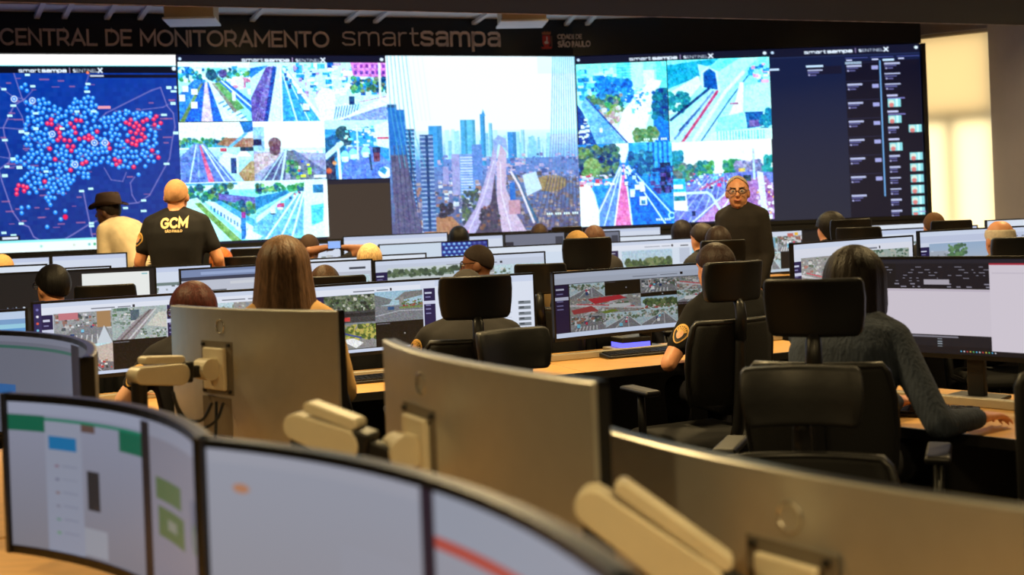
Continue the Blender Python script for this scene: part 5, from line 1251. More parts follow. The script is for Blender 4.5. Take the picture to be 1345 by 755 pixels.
# hanging cables of the arm monitor
def cable(key, pts, r=.005):
    m = MON[key]; w = [inv(key, P(*p)) for p in pts]
    out = []
    for i in range(len(w) - 1):
        p0, p1, p2, p3 = w[max(i - 1, 0)], w[i], w[i + 1], w[min(i + 2, len(w) - 1)]
        for k in range(6):
            t = k / 6
            out.append(0.5 * ((2 * p1) + (p2 - p0) * t + (2 * p0 - 5 * p1 + 4 * p2 - p3) * t * t + (-p0 + 3 * p1 - 3 * p2 + p3) * t ** 3))
    out.append(w[-1])
    b = MB(); b.tube(out, r, 8); b.build('cable', M_black, m['t'], smooth=True)
cable('B1', [(227, 514, 3.40), (234, 535, 3.40), (246, 551, 3.42), (266, 551, 3.46), (278, 530, 3.56)])
cable('B1', [(227, 514, 3.40), (238, 548, 3.40), (262, 563, 3.42), (284, 552, 3.48), (293, 530, 3.56)])
cable('B1', [(284, 528, 3.56), (284, 548, 3.52), (283, 580, 3.48)])

# ------------------------------------------------------------------ desks
def desk(pts, front, back, label, z=DESK_Z, rail=False, sgn=1, wood=M_wood, boards=None):
    """pts: plan polyline of the monitor line (left to right); viewer side is to the right-hand normal"""
    pts = [Vector(p) for p in pts]
    nrm = []
    for i in range(len(pts)):
        d = (pts[min(i + 1, len(pts) - 1)] - pts[max(i - 1, 0)]).normalized()
        nrm.append(Vector((d.y, -d.x)) * sgn)
    t = empty('desk', (pts[0].x, pts[0].y, 0)); tag(t, label, 'desk')
    o0 = pts[0]
    A = [p - o0 + n * front for p, n in zip(pts, nrm)]; B = [p - o0 - n * back for p, n in zip(pts, nrm)]
    for i in range(len(pts) - 1):      # one board for each seat, with a narrow joint
        g = .004
        d1 = (A[i + 1] - A[i]).normalized() * g; d2 = (B[i + 1] - B[i]).normalized() * g
        q = [A[i] + d1, A[i + 1] - d1, B[i + 1] - d2, B[i] + d2]
        if sgn < 0: q = q[::-1]
        MB().prism(q, z - .028, z).build('worktop', wood, t, bevel=.004)
        e = MB(); box_between(e, (*A[i], z - .017), (*A[i + 1], z - .017), .012, .036); e.build('edge_band', M_edge, t)
        pm = MB(); ma = A[i].lerp(B[i], .93); mb_ = A[i + 1].lerp(B[i + 1], .93)
        box_between(pm, (*ma, z * .5 - .03), (*mb_, z * .5 - .03), .02, z * .8); pm.build('modesty_panel', M_black, t)
        if rail:
            ra = A[i].lerp(B[i], .60); rb = A[i + 1].lerp(B[i + 1], .60)
            rm = MB(); box_between(rm, (*ra, z + .018), (*rb, z + .018), .035, .034); rm.build('tool_rail', mat('pale_rail', rgb(176, 168, 150), .45, metal=.3), t, bevel=.004)
    for i in range(len(pts)):
        la = A[i].lerp(B[i], .62); lb = A[i].lerp(B[i], .95)
        off = (A[-1] - A[0]).normalized() * (.05 if i == 0 else (-.05 if i == len(pts) - 1 else 0))
        lm = MB(); box_between(lm, (*(la + off), (z - .03) / 2), (*(lb + off), (z - .03) / 2), .035, z - .03); lm.build('leg_panel', M_black, t)
    return t
def xy(key, side):
    p = MON[key]['TL' if side == 'L' else 'TR']; return Vector((p.x, p.y))
desk([xy('C0', 'L'), xy('C1', 'L') - Vector((.02, .01)), xy('C2', 'L'), xy('C3', 'L') + Vector((-.1, .03)), xy('C3', 'R') + Vector((.15, .06))], .62, .22, 'honey wood desk row with the four camera monitors in the middle', rail=True)
c4d = (xy('C4', 'R') - xy('C4', 'L')).normalized()
desk([xy('C4', 'L') + c4d * .02, xy('C4', 'R') + c4d * .3], .62, .25, 'honey wood desk under the forearms of the woman in grey', rail=True, z=.64)
desk([xy('D1', 'L'), xy('D2', 'L') - Vector((.05, 0)), xy('D4', 'L'), xy('D4', 'R') + Vector((.1, .03))], .42, .2, 'wooden desk row behind the four camera monitors', z=.70)
desk([xy('D7', 'L'), xy('D7', 'R') + Vector((.02, .01))], .34, .2, 'wooden desk under the aerial picture monitor', z=.72)
desk([xy('D8', 'L') - Vector((.02, 0)), xy('D8', 'R')], .3, .2, 'wooden desk under the city picture monitor', z=.74)
desk([xy('D5', 'L') - Vector((.05, 0)), xy('D6', 'L'), xy('D6', 'R')], .32, .2, 'wooden desk row under the tree and tile monitors', z=.78)
for k, kk in enumerate((('E3', 'E5', 'wooden desk row below the GCM officer'), ('E1', 'E2', 'far wooden desk below the map'), ('E6', 'E7', 'far wooden desk row below the skyline picture'), ('F1', 'F9', 'far wooden desk behind the orange-haired head'), ('F2', 'F4', 'farthest wooden desk in front of the skyline picture'), ('F7', 'F10', 'farthest wooden desk behind the standing man in black'), ('F6', 'F6', 'farthest small wooden desk below the pink bus lane picture'), ('F11', 'F13', 'far wooden desk in front of the window'))):
    desk([xy(kk[0], 'L'), xy(kk[1], 'R')], .28, dict(F2=.3, F1=.17, F11=.3, E3=.28).get(kk[0], .24), kk[2], z=.76)
# near bench between the two facing rows of monitors
def ab(t, off):
    a, b = Vector((-1.92, 4.08)), Vector((.55, .95)); d = (b - a).normalized(); n = Vector((-d.y, d.x))
    return a.lerp(b, t) + n * off
q = [ab(0, -.62), ab(1, -.62), ab(1, .95), ab(0, .66)]
bt = empty('desk', (0, 0, 0)); tag(bt, 'wide near bench desk under the nearest monitors', 'desk')
for i in range(3):
    a0, a1 = i / 3 + .002, (i + 1) / 3 - .002
    for s0, s1 in ((-.62, .16), (.17, (.66, .66, .25)[i])):
        if s0 > 0 and i == 0: a0 = .17
        MB().prism([ab(a0, s0), ab(a1, s0), ab(a1, s1), ab(a0, s1)], DESK_Z - .03, DESK_Z).build('worktop', M_wood, bt, bevel=.004)
for i in range(4):
    a0 = .02 + i * .96 / 3
    lm = MB(); box_between(lm, (*ab(a0, -.5), (DESK_Z - .03) / 2), (*ab(a0, .12), (DESK_Z - .03) / 2), .04, DESK_Z - .03); lm.build('leg_panel', M_black, bt)
# ------------------------------------------------------------------ office chairs
def panel(rows, nx, thick):
    """rows: (z, half width, y centre, dish). Closed curved pad; dish > 0 pushes the middle backwards (-y)"""
    mb = MB(); nr = len(rows)
    for s in (0, 1):
        for z, hw, yc, dish in rows:
            for i in range(nx + 1):
                k = -1 + 2 * i / nx
                mb.v.append((hw * k, yc - dish * (1 - k * k) + (thick / 2 if s == 0 else -thick / 2), z))
    S = (nx + 1) * nr
    for r in range(nr - 1):
        for i in range(nx):
            a = r * (nx + 1) + i
            mb.f.append((a, a + nx + 1, a + nx + 2, a + 1)); b = S + a
            mb.f.append((b, b + 1, b + nx + 2, b + nx + 1))
    for i in range(nx):
        mb.f.append((i, i + 1, S + i + 1, S + i)); a = (nr - 1) * (nx + 1) + i
        mb.f.append((a, S + a, S + a + 1, a + 1))
    for r in range(nr - 1):
        a = r * (nx + 1); mb.f.append((a, S + a, S + a + nx + 1, a + nx + 1)); a += nx
        mb.f.append((a, a + nx + 1, S + a + nx + 1, S + a))
    return mb
M_chairframe = mat('chair_frame_plastic', rgb(20, 20, 22), 0.38, noise=.08, nscale=30, spec=.5)
M_mesh = mat('chair_mesh_cloth', rgb(9, 9, 11), 0.8, noise=.25, nscale=220, bump=.2)
M_rest = mat('chair_headrest_leather', rgb(14, 14, 17), 0.45, noise=.1, nscale=40, bump=.05)
def build_chair(headrest):
    t = empty('office_chair')
    tag(t, 'black office chair', 'chair')
    sp = MB(); sp.box((-.25, -.22, .30), (.25, .26, .375)); sp.build('seat', M_mesh, t, bevel=.035, seg=3)
    rows = [(.53, .19, -.235, .045), (.60, .215, -.25, .05), (.70, .225, -.262, .05), (.80, .222, -.275, .05), (.875, .205, -.287, .045), (.895, .19, -.291, .042)]
    panel(rows, 10, .022).build('backrest', M_mesh, t, smooth=True)
    fr = MB(); L = [(-hw, y, z) for z, hw, y, d in rows]; Rr = [(hw, y, z) for z, hw, y, d in rows]
    top = [(rows[-1][1] * k, rows[-1][2] - rows[-1][3] * (1 - k * k), rows[-1][0]) for k in np.linspace(-1, 1, 9)]
    fr.tube(L + top[1:-1] + Rr[::-1], .0135, 8); fr.build('back_frame', M_chairframe, t, smooth=True)
    spn = MB(); spn.tube([(0, -.05, .285), (0, -.25, .30), (0, -.315, .44), (0, -.335, .62), (0, -.35, .80), (0, -.352, .86)], [.03, .03, .028, .026, .024, .022], 10); spn.build('spine', M_chairframe, t, smooth=True)
    if headrest:
        hr = panel([(.985, .128, -.305, .034), (1.0, .142, -.303, .038), (1.05, .15, -.302, .042), (1.10, .153, -.306, .043), (1.145, .15, -.318, .042), (1.16, .142, -.326, .04)], 10, .04).build('headrest', M_rest, t, smooth=True)
        bv = hr.modifiers.new('bevel', 'BEVEL'); bv.width = .008; bv.segments = 2
        ps = MB(); ps.tube([(0, -.352, .82), (0, -.366, .92), (0, -.358, .97), (0, -.338, .995)], [.028, .026, .024, .02], 10); ps.build('headrest_post', M_chairframe, t, smooth=True)
    for s in (-1, 1):
        a = MB(); a.tube([(s * .20, -.02, .30), (s * .33, -.03, .36), (s * .335, -.03, .575)], [.018, .02, .018], 8)
        ar = a.build('armrest', M_chairframe, t, smooth=True)
        MB().box((s * .335 - .04, -.15, .575), (s * .335 + .04, .10, .602)).build('arm_pad', M_rest, ar, bevel=.011)
    g = MB(); g.lathe([(.026, .12), (.026, .24), (.036, .24), (.036, .285), (.09, .29), (.09, .305)], n=16); g.build('gas_lift', M_black, t)
    for k in range(5):
        w = 2 * math.pi * k / 5 + .3
        b = MB(); c, s = math.cos(w), math.sin(w)
        b.tube([(c * .03, s * .03, .125), (c * .18, s * .18, .105), (c * .31, s * .31, .075)], [.028, .022, .018], 8)
        lg = b.build('base_leg', M_chairframe, t, smooth=True)
        w_ = MB(); w_.tube([(c * .30 - s * .022, s * .335 + c * .022, .03), (c * .30 + s * .022, s * .335 - c * .022, .03)], .03, 14); w_.build('caster', M_black, lg)
    return t
CH = {True: None, False: None}
def copy_tree(o, parent=None):
    c = o.copy(); COL.objects.link(c)
    if parent is not None: c.parent = parent
    for ch in o.children: copy_tree(ch, c)
    return c
GCH = 'office chairs at the desks'
def chair(label, loc, rz_deg, headrest, zscale=1.0):
    if CH[headrest] is None:
        CH[headrest] = build_chair(headrest); t = CH[headrest]
    else:
        t = copy_tree(CH[headrest])
    t.location = loc; t.rotation_euler = (0, 0, math.radians(rz_deg)); t.scale = (1, 1, zscale)
    t['label'] = label; t['group'] = GCH
    return t
def chair_at(label, u, v, y, rz_deg, headrest):
    """(u, v): middle of the top edge of headrest or backrest"""
    p = P(u, v, y); w = math.radians(rz_deg)
    ly, lz = (-.345, 1.16) if headrest else (-.33, .905)
    return chair(label, (p.x + math.sin(w) * ly, p.y - math.cos(w) * ly, 0), rz_deg, headrest, p.z / lz)

# ------------------------------------------------------------------ people
def chair_for(p, label, u, v, rz_deg, headrest, gap=.03):
    """chair whose top edge shows at (u, v), moved in depth until its seat is under the sitter"""
    w = math.radians(rz_deg); f = Vector((-math.sin(w), math.cos(w), 0)); ly = -.345 if headrest else -.33
    lo_, hi_ = 1.0, 14.0
    for _ in range(40):
        y = (lo_ + hi_) / 2; q = P(u, v, y); o = q - f * ly
        if (Vector(p['root'].location) - o).dot(f) > gap: lo_ = y
        else: hi_ = y
    return chair_at(label, u, v, y, rz_deg, headrest)
def capsule(mb, p0, r0, p1, r1, n=12):
    p0, p1 = Vector(p0), Vector(p1)
    d = (p1 - p0); L = d.length
    d = d.normalized() if L > 1e-6 else Vector((0, 0, 1))
    a = d.orthogonal().normalized(); b = d.cross(a)
    prof = [(p0 - d * r0 * math.cos(t), r0 * math.sin(t)) for t in (0.25, .7, 1.15, 1.5708)] + [(p1 + d * r1 * math.cos(t), r1 * math.sin(t)) for t in (1.5708, 1.15, .7, .25)]
    base = len(mb.v)
    for c, r in prof:
        for k in range(n):
            w = 2 * math.pi * k / n; mb.v.append(tuple(c + (a * math.cos(w) + b * math.sin(w)) * r))
    for i in range(len(prof) - 1):
        for k in range(n):
            k2 = (k + 1) % n; mb.f.append((base + i * n + k, base + i * n + k2, base + (i + 1) * n + k2, base + (i + 1) * n + k))
    mb.f.append(tuple(base + k for k in range(n - 1, -1, -1))); e = base + (len(prof) - 1) * n; mb.f.append(tuple(e + k for k in range(n)))
def ellipsoid(mb, M, c, r, n=14, m=9):
    base = len(mb.v); c = Vector(c)
    for j in range(1, m):
        t = math.pi * j / m
        for k in range(n):
            w = 2 * math.pi * k / n
            mb.v.append(tuple(M @ (c + Vector((r[0] * math.sin(t) * math.cos(w), r[1] * math.sin(t) * math.sin(w), r[2] * math.cos(t))))))
    for j in range(m - 2):
        for k in range(n):
            k2 = (k + 1) % n; mb.f.append((base + j * n + k, base + (j + 1) * n + k, base + (j + 1) * n + k2, base + j * n + k2))
    mb.f.append(tuple(base + k for k in range(n))); e = base + (m - 2) * n; mb.f.append(tuple(e + k for k in range(n - 1, -1, -1)))
def loft(mb, rings, n=20):
    """rings: (centre, ux, uy, hw, hd)"""
    base = len(mb.v)
    for c, ux, uy, hw, hd in rings:
        for k in range(n):
            w = 2 * math.pi * k / n; cs, sn = math.cos(w), math.sin(w)
            q = 2.5
            f = (abs(cs) ** q + abs(sn) ** q) ** (-1 / q)
            mb.v.append(tuple(c + ux * (cs * f * hw) + uy * (sn * f * hd)))
    for i in range(len(rings) - 1):
        for k in range(n):
            k2 = (k + 1) % n; mb.f.append((base + i * n + k, base + i * n + k2, base + (i + 1) * n + k2, base + (i + 1) * n + k))
    mb.f.append(tuple(base + k for k in range(n - 1, -1, -1))); e = base + (len(rings) - 1) * n; mb.f.append(tuple(e + k for k in range(n)))
def fuse(name, mb, voxel, iters=5, fac=.5):
    me = mb.mesh(name); o = bpy.data.objects.new(name, me); COL.objects.link(o)
    r = o.modifiers.new('r', 'REMESH'); r.mode = 'VOXEL'; r.voxel_size = voxel; r.use_smooth_shade = True
    s = o.modifiers.new('s', 'SMOOTH'); s.factor = fac; s.iterations = iters
    dg = bpy.context.evaluated_depsgraph_get()
    out = bpy.data.meshes.new_from_object(o.evaluated_get(dg)); out.name = name
    bpy.data.objects.remove(o); bpy.data.meshes.remove(me)
    out.polygons.foreach_set('use_smooth', [True] * len(out.polygons))
    return out
def skin_mat(key):
    c = {'tan': (205, 142, 104), 'brown': (128, 82, 56), 'dark': (92, 60, 44), 'light': (222, 168, 134)}[key]
    return mat('skin_' + key, rgb(*c), .5, noise=.06, nscale=30, bump=.03)
def hair_mat(c):
    return mat('hair_%d_%d_%d' % c, rgb(*c), .5, noise=.45, nscale=30, stretch=(5, 5, .6), bump=.3, spec=.2)
def cloth_mat(c, rib=False):
    k = 'cloth_%d_%d_%d%s' % (*c, 'r' if rib else '')
    return mat(k, rgb(*c), .85, noise=.22 if rib else .12, nscale=26 if rib else 14, bump=.5 if rib else .25, stretch=(4, 4, .4) if rib else None, spec=.25)
def finger(mb, base, d, curl_ax, lens, r, bends):
    p = Vector(base); d = Vector(d).normalized()
    for L, bnd in zip(lens, bends):
        d = Matrix.Rotation(bnd, 3, curl_ax) @ d
        q = p + d * L; capsule(mb, p, r, q, r * .88, 8); p, r = q, r * .9
def hand(mb, wrist, direction, palm_n, k=1.0, side=1, curl=.35):
    """palm_n: direction the back of the hand faces"""
    d = Vector(direction).normalized(); n = Vector(palm_n); n = (n - d * n.dot(d)).normalized(); x = d.cross(n) * side    # x points to the thumb side
    w = Vector(wrist)
    for s in (-.026, -.009, .009, .026):
        capsule(mb, w + x * s * .7, .016 * k, w + d * .085 * k + x * s, .0125 * k, 8)
    ax = x * side
    ax = (n.cross(d)).normalized()
    for s, L in ((.031, .9), (.0105, 1.0), (-.0105, .93), (-.031, .75)):
        finger(mb, w + d * .085 * k + x * s, d + x * s * 3, ax, [.038 * L * k, .026 * L * k, .022 * L * k], .0092 * k, [curl, curl, curl * .8])
    finger(mb, w + d * .022 * k + x * .026, d * .7 + x * .8 - n * .1, n * -side, [.035 * k, .03 * k, .024 * k], .0105 * k, [0, -.25 * 0, .2])
def hair_shell(Hm, R, zf, zs, zb, off, long=0.0, flare=.0, seed=0, nphi=56, nth=18, lump=.012, top=None):
    rg = np.random.default_rng(seed); ph0 = rg.uniform(0, 6, 6)
    mb = MB(); rx, ry, rz = R
    rings = []
    for k in range(nphi):
        phi = 2 * math.pi * k / nphi; c = math.cos(phi)
        zc = zs + (zf - zs) * c ** 1.1 if c > 0 else zs + (zb - zs) * abs(c) ** .7
        wob = 1 + lump * (math.sin(phi * 9 + ph0[0]) + .7 * math.sin(phi * 17 + ph0[1]) + .5 * math.sin(phi * 31 + ph0[2]))
        col = []
        for j in range(nth + 1):
            z = rz + off + (zc - rz - off) * (1 - math.cos(j / nth * math.pi / 2)) if not long else None
            if top is not None:
                z = top + (min(zc, top - .002) - top) * j / nth
            if long:
                t = j / nth
                z = (rz + off) * math.cos(t / .45 * math.pi / 2) if t < .45 else zc * (t - .45) / .55
            f = math.sqrt(max(0, 1 - (z / (rz + off)) ** 2)) if (z > 0 or not long) else 1 + flare * (-z)
            f = max(f, .02)
            w = wob if j > 2 else 1
            col.append((math.sin(phi) * (rx + off) * f * w, math.cos(phi) * (ry + off) * f * w, z))
        if top is not None: col[0] = (col[0][0] * .96, col[0][1] * .96, col[0][2])
        rr = .80 if long else .93
        col.append((col[-1][0] * rr, col[-1][1] * rr, col[-1][2] + .004))
        rings.append(col)
    m = nth + 2
    for col in rings:
        for p in col: mb.v.append(tuple(Hm @ Vector(p)))
    for k in range(nphi):
        k2 = (k + 1) % nphi
        for j in range(m - 1):
            mb.f.append((k * m + j, k * m + j + 1, k2 * m + j + 1, k2 * m + j))
    return mb
def decal(mb, bvh, c, dirv, up, pts, off, th):
    """flat outline pressed on a surface: c start point outside, dirv towards the surface"""
    dirv = Vector(dirv).normalized(); up = (Vector(up) - dirv * Vector(up).dot(dirv)).normalized(); rt = dirv.cross(up)
    n = len(pts); A, B = [], []
    for x, y in pts:
        h = bvh.ray_cast(Vector(c) + rt * x + up * y, dirv)
        if h[0] is None: return False
        A.append(h[0] - dirv * off); B.append(h[0] - dirv * (off + th))
    cen = sum(B, Vector()) / n
    hc = bvh.ray_cast(Vector(c), dirv)
    if hc[0] is not None: cen = hc[0] - dirv * (off + th)
    mb.add([tuple(p) for p in A + B] + [tuple(cen)], [(i, n + i, n + (i + 1) % n, (i + 1) % n) for i in range(n)] + [(2 * n, n + (i + 1) % n, n + i) for i in range(n)] + [(2 * n, n + i, n + (i + 1) % n) for i in range(0)])
    return True

def person(label, head, rz=0, pose='sit', skin='tan', shirt=(20, 20, 24), sleeve='short', pants=(26, 26, 34), hair='short', haircol=(28, 22, 20), lean=4, head_rz=0, pitch=0, arms=None, voxel=.014, female=False, face=False, glasses=False, badge=False, chair_label=None, headrest=False, hands=True, rib=False, group=None, seat_shift=None, chair_rz=None, lateral=0.0, wide=1.0, curl=.35, bv=None, px_arms=False, head_s=1.0):
    """head: (u, v, depth) of the crown in the photograph; rz: 0 looks away from the camera, 90 left, -90 right, 180 towards it"""
    target = P(*head)
    L_ = math.radians(lean); wf = (.9 if female else 1.0) * wide
    if pose == 'sit':
        k = 1.0; pel = Vector((0, 0, .56))
    else:
        k = 1.0; pel = Vector((0, 0, .95))
    sp = Vector((math.sin(math.radians(lateral)), math.sin(L_), math.cos(L_))).normalized()
    fwd = (Vector((0, 1, 0)) - sp * sp.y).normalized(); rt = fwd.cross(sp)
    Ls = .46
    neck = pel + sp * (Ls + .02)
    hd = pel + sp * (Ls + .10) + Vector((0, .022, .018))
    crown = hd.z + .112
    if pose == 'sit':
        want = target.z - crown; S = 1.0
        dz = max(-.16, min(-.02, want)); ex = max(-.10, min(.14, want - dz))
        if want < 0: dz, ex = want * .6, want * .4
        Ls += ex; neck = pel + sp * (Ls + .02); hd = pel + sp * (Ls + .10) + Vector((0, .022, .018))
    else:
        S = target.z / crown; dz = 0
    dzv = Vector((0, 0, dz)); pel = pel + dzv; neck = neck + dzv; hd = hd + dzv
    Hm = Matrix.Translation(hd) @ Matrix.Rotation(math.radians(head_rz), 4, 'Z') @ Matrix.Rotation(math.radians(-pitch), 4, 'X') @ Matrix.Scale(head_s, 4)
    rw_ = math.radians(rz); hx, hy = hd.x * S, hd.y * S
    rloc = Vector((target.x - (hx * math.cos(rw_) - hy * math.sin(rw_)), target.y - (hx * math.sin(rw_) + hy * math.cos(rw_)), 0))
    toloc = (Matrix.Translation(rloc) @ Matrix.Rotation(rw_, 4, 'Z') @ Matrix.Scale(S, 4)).inverted()
    body, sh, pa, shoe = MB(), MB(), MB(), MB()
    rings = [(-.10, .12, .09), (-.04, .16, .115), (.06, .17, .12), (.25, .152, .108), (.5, .168, .12), (.72, .186, .12), (.88, .172, .098), (.97, .115, .078), (1.03, .066, .062)]
    def tor(mb, add, t0=-1, t1=2):
        rr = [r for r in rings if t0 <= r[0] <= t1]
        loft(mb, [(pel + sp * (Ls * t) + fwd * (-.012 * math.sin(max(t, 0) * 3)), rt, fwd, hw * wf + add, hdp * (.95 if female else 1) + add) for t, hw, hdp in rr])
    tor(body, 0); tor(sh, .013, -.1, 2)
    capsule(body, neck - sp * .05, .058, hd + Vector((0, -.02, -.05)), .054)
    I3 = Hm
    ellipsoid(body, I3, (0, -.008, .012), (.08, .098, .1)); ellipsoid(body, I3, (0, .026, -.048), (.067, .066, .08)); ellipsoid(body, I3, (0, .062, -.098), (.03, .027, .024)); ellipsoid(body, I3, (0, .055, -.03), (.058, .04, .05))
    capsule(body, I3 @ Vector((0, .084, .012)), .011, I3 @ Vector((0, .108, -.028)), .015, 8)
    ellipsoid(body, I3, (0, .095, -.066), (.024, .012, .009), 10, 6)
    for s in (-1, 1):
        ellipsoid(body, I3, (s * .079, -.008, -.02), (.013, .024, .034), 10, 7); ellipsoid(body, I3, (s * .03, .078, .022), (.024, .014, .01), 8, 5)
    hands_w = {}
    for s, key in ((-1, 'L'), (1, 'R')):
        shj = pel + sp * (Ls * .86) + rt * (s * .163 * wf)
        nb_ = pel + sp * (Ls * .99) + rt * (s * .035)
        capsule(body, nb_, .045, shj, .05); capsule(sh, nb_, .054, shj, .06)
        if arms and key in arms:
            el, ha = (Vector(a) for a in arms[key])
            if px_arms: el, ha = toloc @ P(*el), toloc @ P(*ha)
            else:
                el = el + dzv; ha = ha + dzv
                if pose == 'sit': ha.z = max(ha.z, DESK_Z + .08); el.z = max(el.z, DESK_Z + .09)
        elif pose == 'sit':
            el = shj + Vector((s * .07, .07, -.25)); el.z = max(el.z, .79); ha = Vector((s * .16, el.y + .24, max(el.z - .06, .83)))
        else:
            el = shj + Vector((s * .035, -.02, -.28)); ha = el + Vector((s * -.02, .10, -.24))
        capsule(body, shj, .05, el, .039); capsule(body, el, .038, ha, .027)
        ellipsoid(sh, Matrix.Translation(shj), (0, 0, 0), (.06, .06, .058), 12, 8)
        if sleeve == 'short':
            capsule(sh, shj, .06, shj.lerp(el, .64), .057)
        else:
            capsule(sh, shj, .06, el, .049); capsule(sh, el, .049, el.lerp(ha, .9), .038)
        dr = (ha - el).normalized()
        hn = Vector((0, 0, 1)) if abs(dr.z) < .8 else Vector((s, 0, 0))
        if hands: hand(body, ha, dr, hn, 1.0, -s if hn.z > .5 else s, curl)
        else: capsule(body, ha, .028, ha + dr * .1, .022)
        hands_w[key] = (shj, el, ha, dr)
    for s in (-1, 1):
        hip = pel + Vector((s * .09, .0, -.02))
        if pose == 'sit':
            kn = Vector((s * .12, .43, pel.z - .03)); an = Vector((s * .12, .40, .09))
        else:
            kn = Vector((s * .105, .02, .50)); an = Vector((s * .11, -.02, .09))
        capsule(body, hip, .085, kn, .055); capsule(body, kn, .052, an, .036); capsule(body, an, .036, an + Vector((s * .01, .14, -.05)), .03)
        capsule(pa, hip, .098, kn, .07); capsule(pa, kn, .07, an + Vector((0, 0, .04)), .056)
        capsule(shoe, an + Vector((0, -.03, -.045)), .042, an + Vector((s * .01, .15, -.052)), .036)
    tor(pa, .014, -.11, .1)
    root = empty('person')
    tag(root, label, 'person', group)
    bm = fuse('body', body, voxel * .75 if face or hands else voxel, 4); bo = link('body', bm, root, skin_mat(skin))
    sm = fuse('shirt', sh, voxel, 6); so = link('shirt', sm, root, cloth_mat(shirt, rib))
    link('trousers', fuse('trousers', pa, voxel * 1.3, 4), root, cloth_mat(pants))
    link('shoes', fuse('shoes', shoe, voxel * 1.3, 2), root, M_black)
    hm = hair_mat(haircol) if hair not in ('buzz', 'crop', 'horseshoe') else mat('stubble_%d_%d_%d' % haircol, rgb(*haircol), .7, noise=.12, nscale=60, bump=.1, spec=.2); sd_ = abs(hash(label)) % 1000 if False else sum(map(ord, label))
    R = (.08, .098, .1); Hh = Hm @ Matrix.Translation((0, -.008, .012))
    if hair == 'short':
        hair_shell(Hh, R, .055, -.01, -.075, .011, seed=sd_).build('hair', hm, root, smooth=True)
    elif hair == 'buzz':
        hair_shell(Hh, R, .062, .0, -.07, .0035, seed=sd_, lump=.002).build('hair', hm, root, smooth=True)
    elif hair == 'crop':      # balding: hair only round the sides and back
        hair_shell(Hh, R, .086, .012, -.07, .003, seed=sd_, lump=.002).build('hair', hm, root, smooth=True)
    elif hair == 'horseshoe':
        hair_shell(Hh, R, .04, -.03, -.075, .0045, seed=sd_, lump=.003, top=.042).build('hair', hm, root, smooth=True)
    elif hair == 'bob':
        hair_shell(Hh, R, .05, -.10, -.13, .022, long=1, flare=-.6, seed=sd_).build('hair', hm, root, smooth=True)
    elif hair == 'mid':
        hair_shell(Hh, R, .04, -.13, -.15, .026, long=1, flare=.55, seed=sd_, lump=.014, nphi=96).build('hair', hm, root, smooth=True)
    elif hair == 'long':
        hair_shell(Hh, R, .03, -.18, -.205, .020, long=1, flare=1.25, seed=sd_, lump=.016, nphi=96).build('hair', hm, root, smooth=True)
    elif hair == 'hat':
        hair_shell(Hh, R, .055, -.01, -.075, .006, seed=sd_).build('hair', hm, root, smooth=True)
        ht = empty('hat_holder'); bpy.data.objects.remove(ht)
        b = MB(); HM2 = Hm @ Matrix.Translation((0, -.01, .045)); n = 40
        prof = [(1.02, 0), (1.04, .03), (.97, .075), (.86, .105), (.6, .112), (.25, .10), (.02, .095)]
        for f, z in prof:
            for q in range(n):
                w = 2 * math.pi * q / n; pin = 1 - .1 * max(0, math.cos(w) * 1) * (z > .05)
                b.v.append(tuple(HM2 @ Vector((.088 * f * math.sin(w) * pin, .108 * f * math.cos(w), z - (.02 if z > .1 and abs(math.sin(w)) < .35 else 0)))))
        for i in range(len(prof) - 1):
            for q in range(n): b.f.append((i * n + q, i * n + (q + 1) % n, (i + 1) * n + (q + 1) % n, (i + 1) * n + q))
        hm2 = mat('brown_felt', rgb(52, 34, 30), .8, noise=.15, nscale=30)
        ho = b.build('hat', hm2, root, smooth=True)
        b = MB()
        for lay in (0, .006):
            for f in (1.0, 1.2, 1.4, 1.56):
                for q in range(n):
                    w = 2 * math.pi * q / n
                    b.v.append(tuple(HM2 @ Vector((.088 * f * math.sin(w) * .98, .108 * f * math.cos(w), lay + (f - 1) ** 2 * 2.4 * (.045 * abs(math.sin(w)) ** 2 - .022 * abs(math.cos(w)))))))
        for lay in (0, 1):
            o_ = lay * 4 * n
            for i in range(3):
                for q in range(n): b.f.append((o_ + i * n + q, o_ + i * n + (q + 1) % n, o_ + (i + 1) * n + (q + 1) % n, o_ + (i + 1) * n + q))
        for q in range(n): b.f.append((3 * n + q, 3 * n + (q + 1) % n, 7 * n + (q + 1) % n, 7 * n + q))
        b.build('hat_brim', hm2, ho, smooth=True)
    if face:
        ew, dk = mat('eye_white', rgb(215, 210, 205), .3, noise=.02), mat('eye_dark', rgb(34, 24, 20), .3, noise=.02)
        for s in (-1, 1):
            b = MB(); ellipsoid(b, Hm, (s * .031, .0815, .004), (.014, .012, .0085), 12, 8); e = b.build('eye', ew, root, smooth=True)
            b = MB(); ellipsoid(b, Hm, (s * .031, .0915, .004), (.006, .004, .0065), 10, 6); b.build('iris', dk, e, smooth=True)
            b = MB(); capsule(b, Hm @ Vector((s * .014, .096, .025)), .0045, Hm @ Vector((s * .05, .083, .028)), .0035, 8); b.build('eyebrow', hair_mat((58, 44, 38)), root, smooth=True)
        b = MB(); b.tube([Hm @ Vector((x, .1065 - abs(x) * .35, -.066 + abs(x) * .22)) for x in np.linspace(-.027, .027, 9)], .0042, 8); b.build('mouth', mat('lip', rgb(168, 92, 78), .5, noise=.05), root, smooth=True)
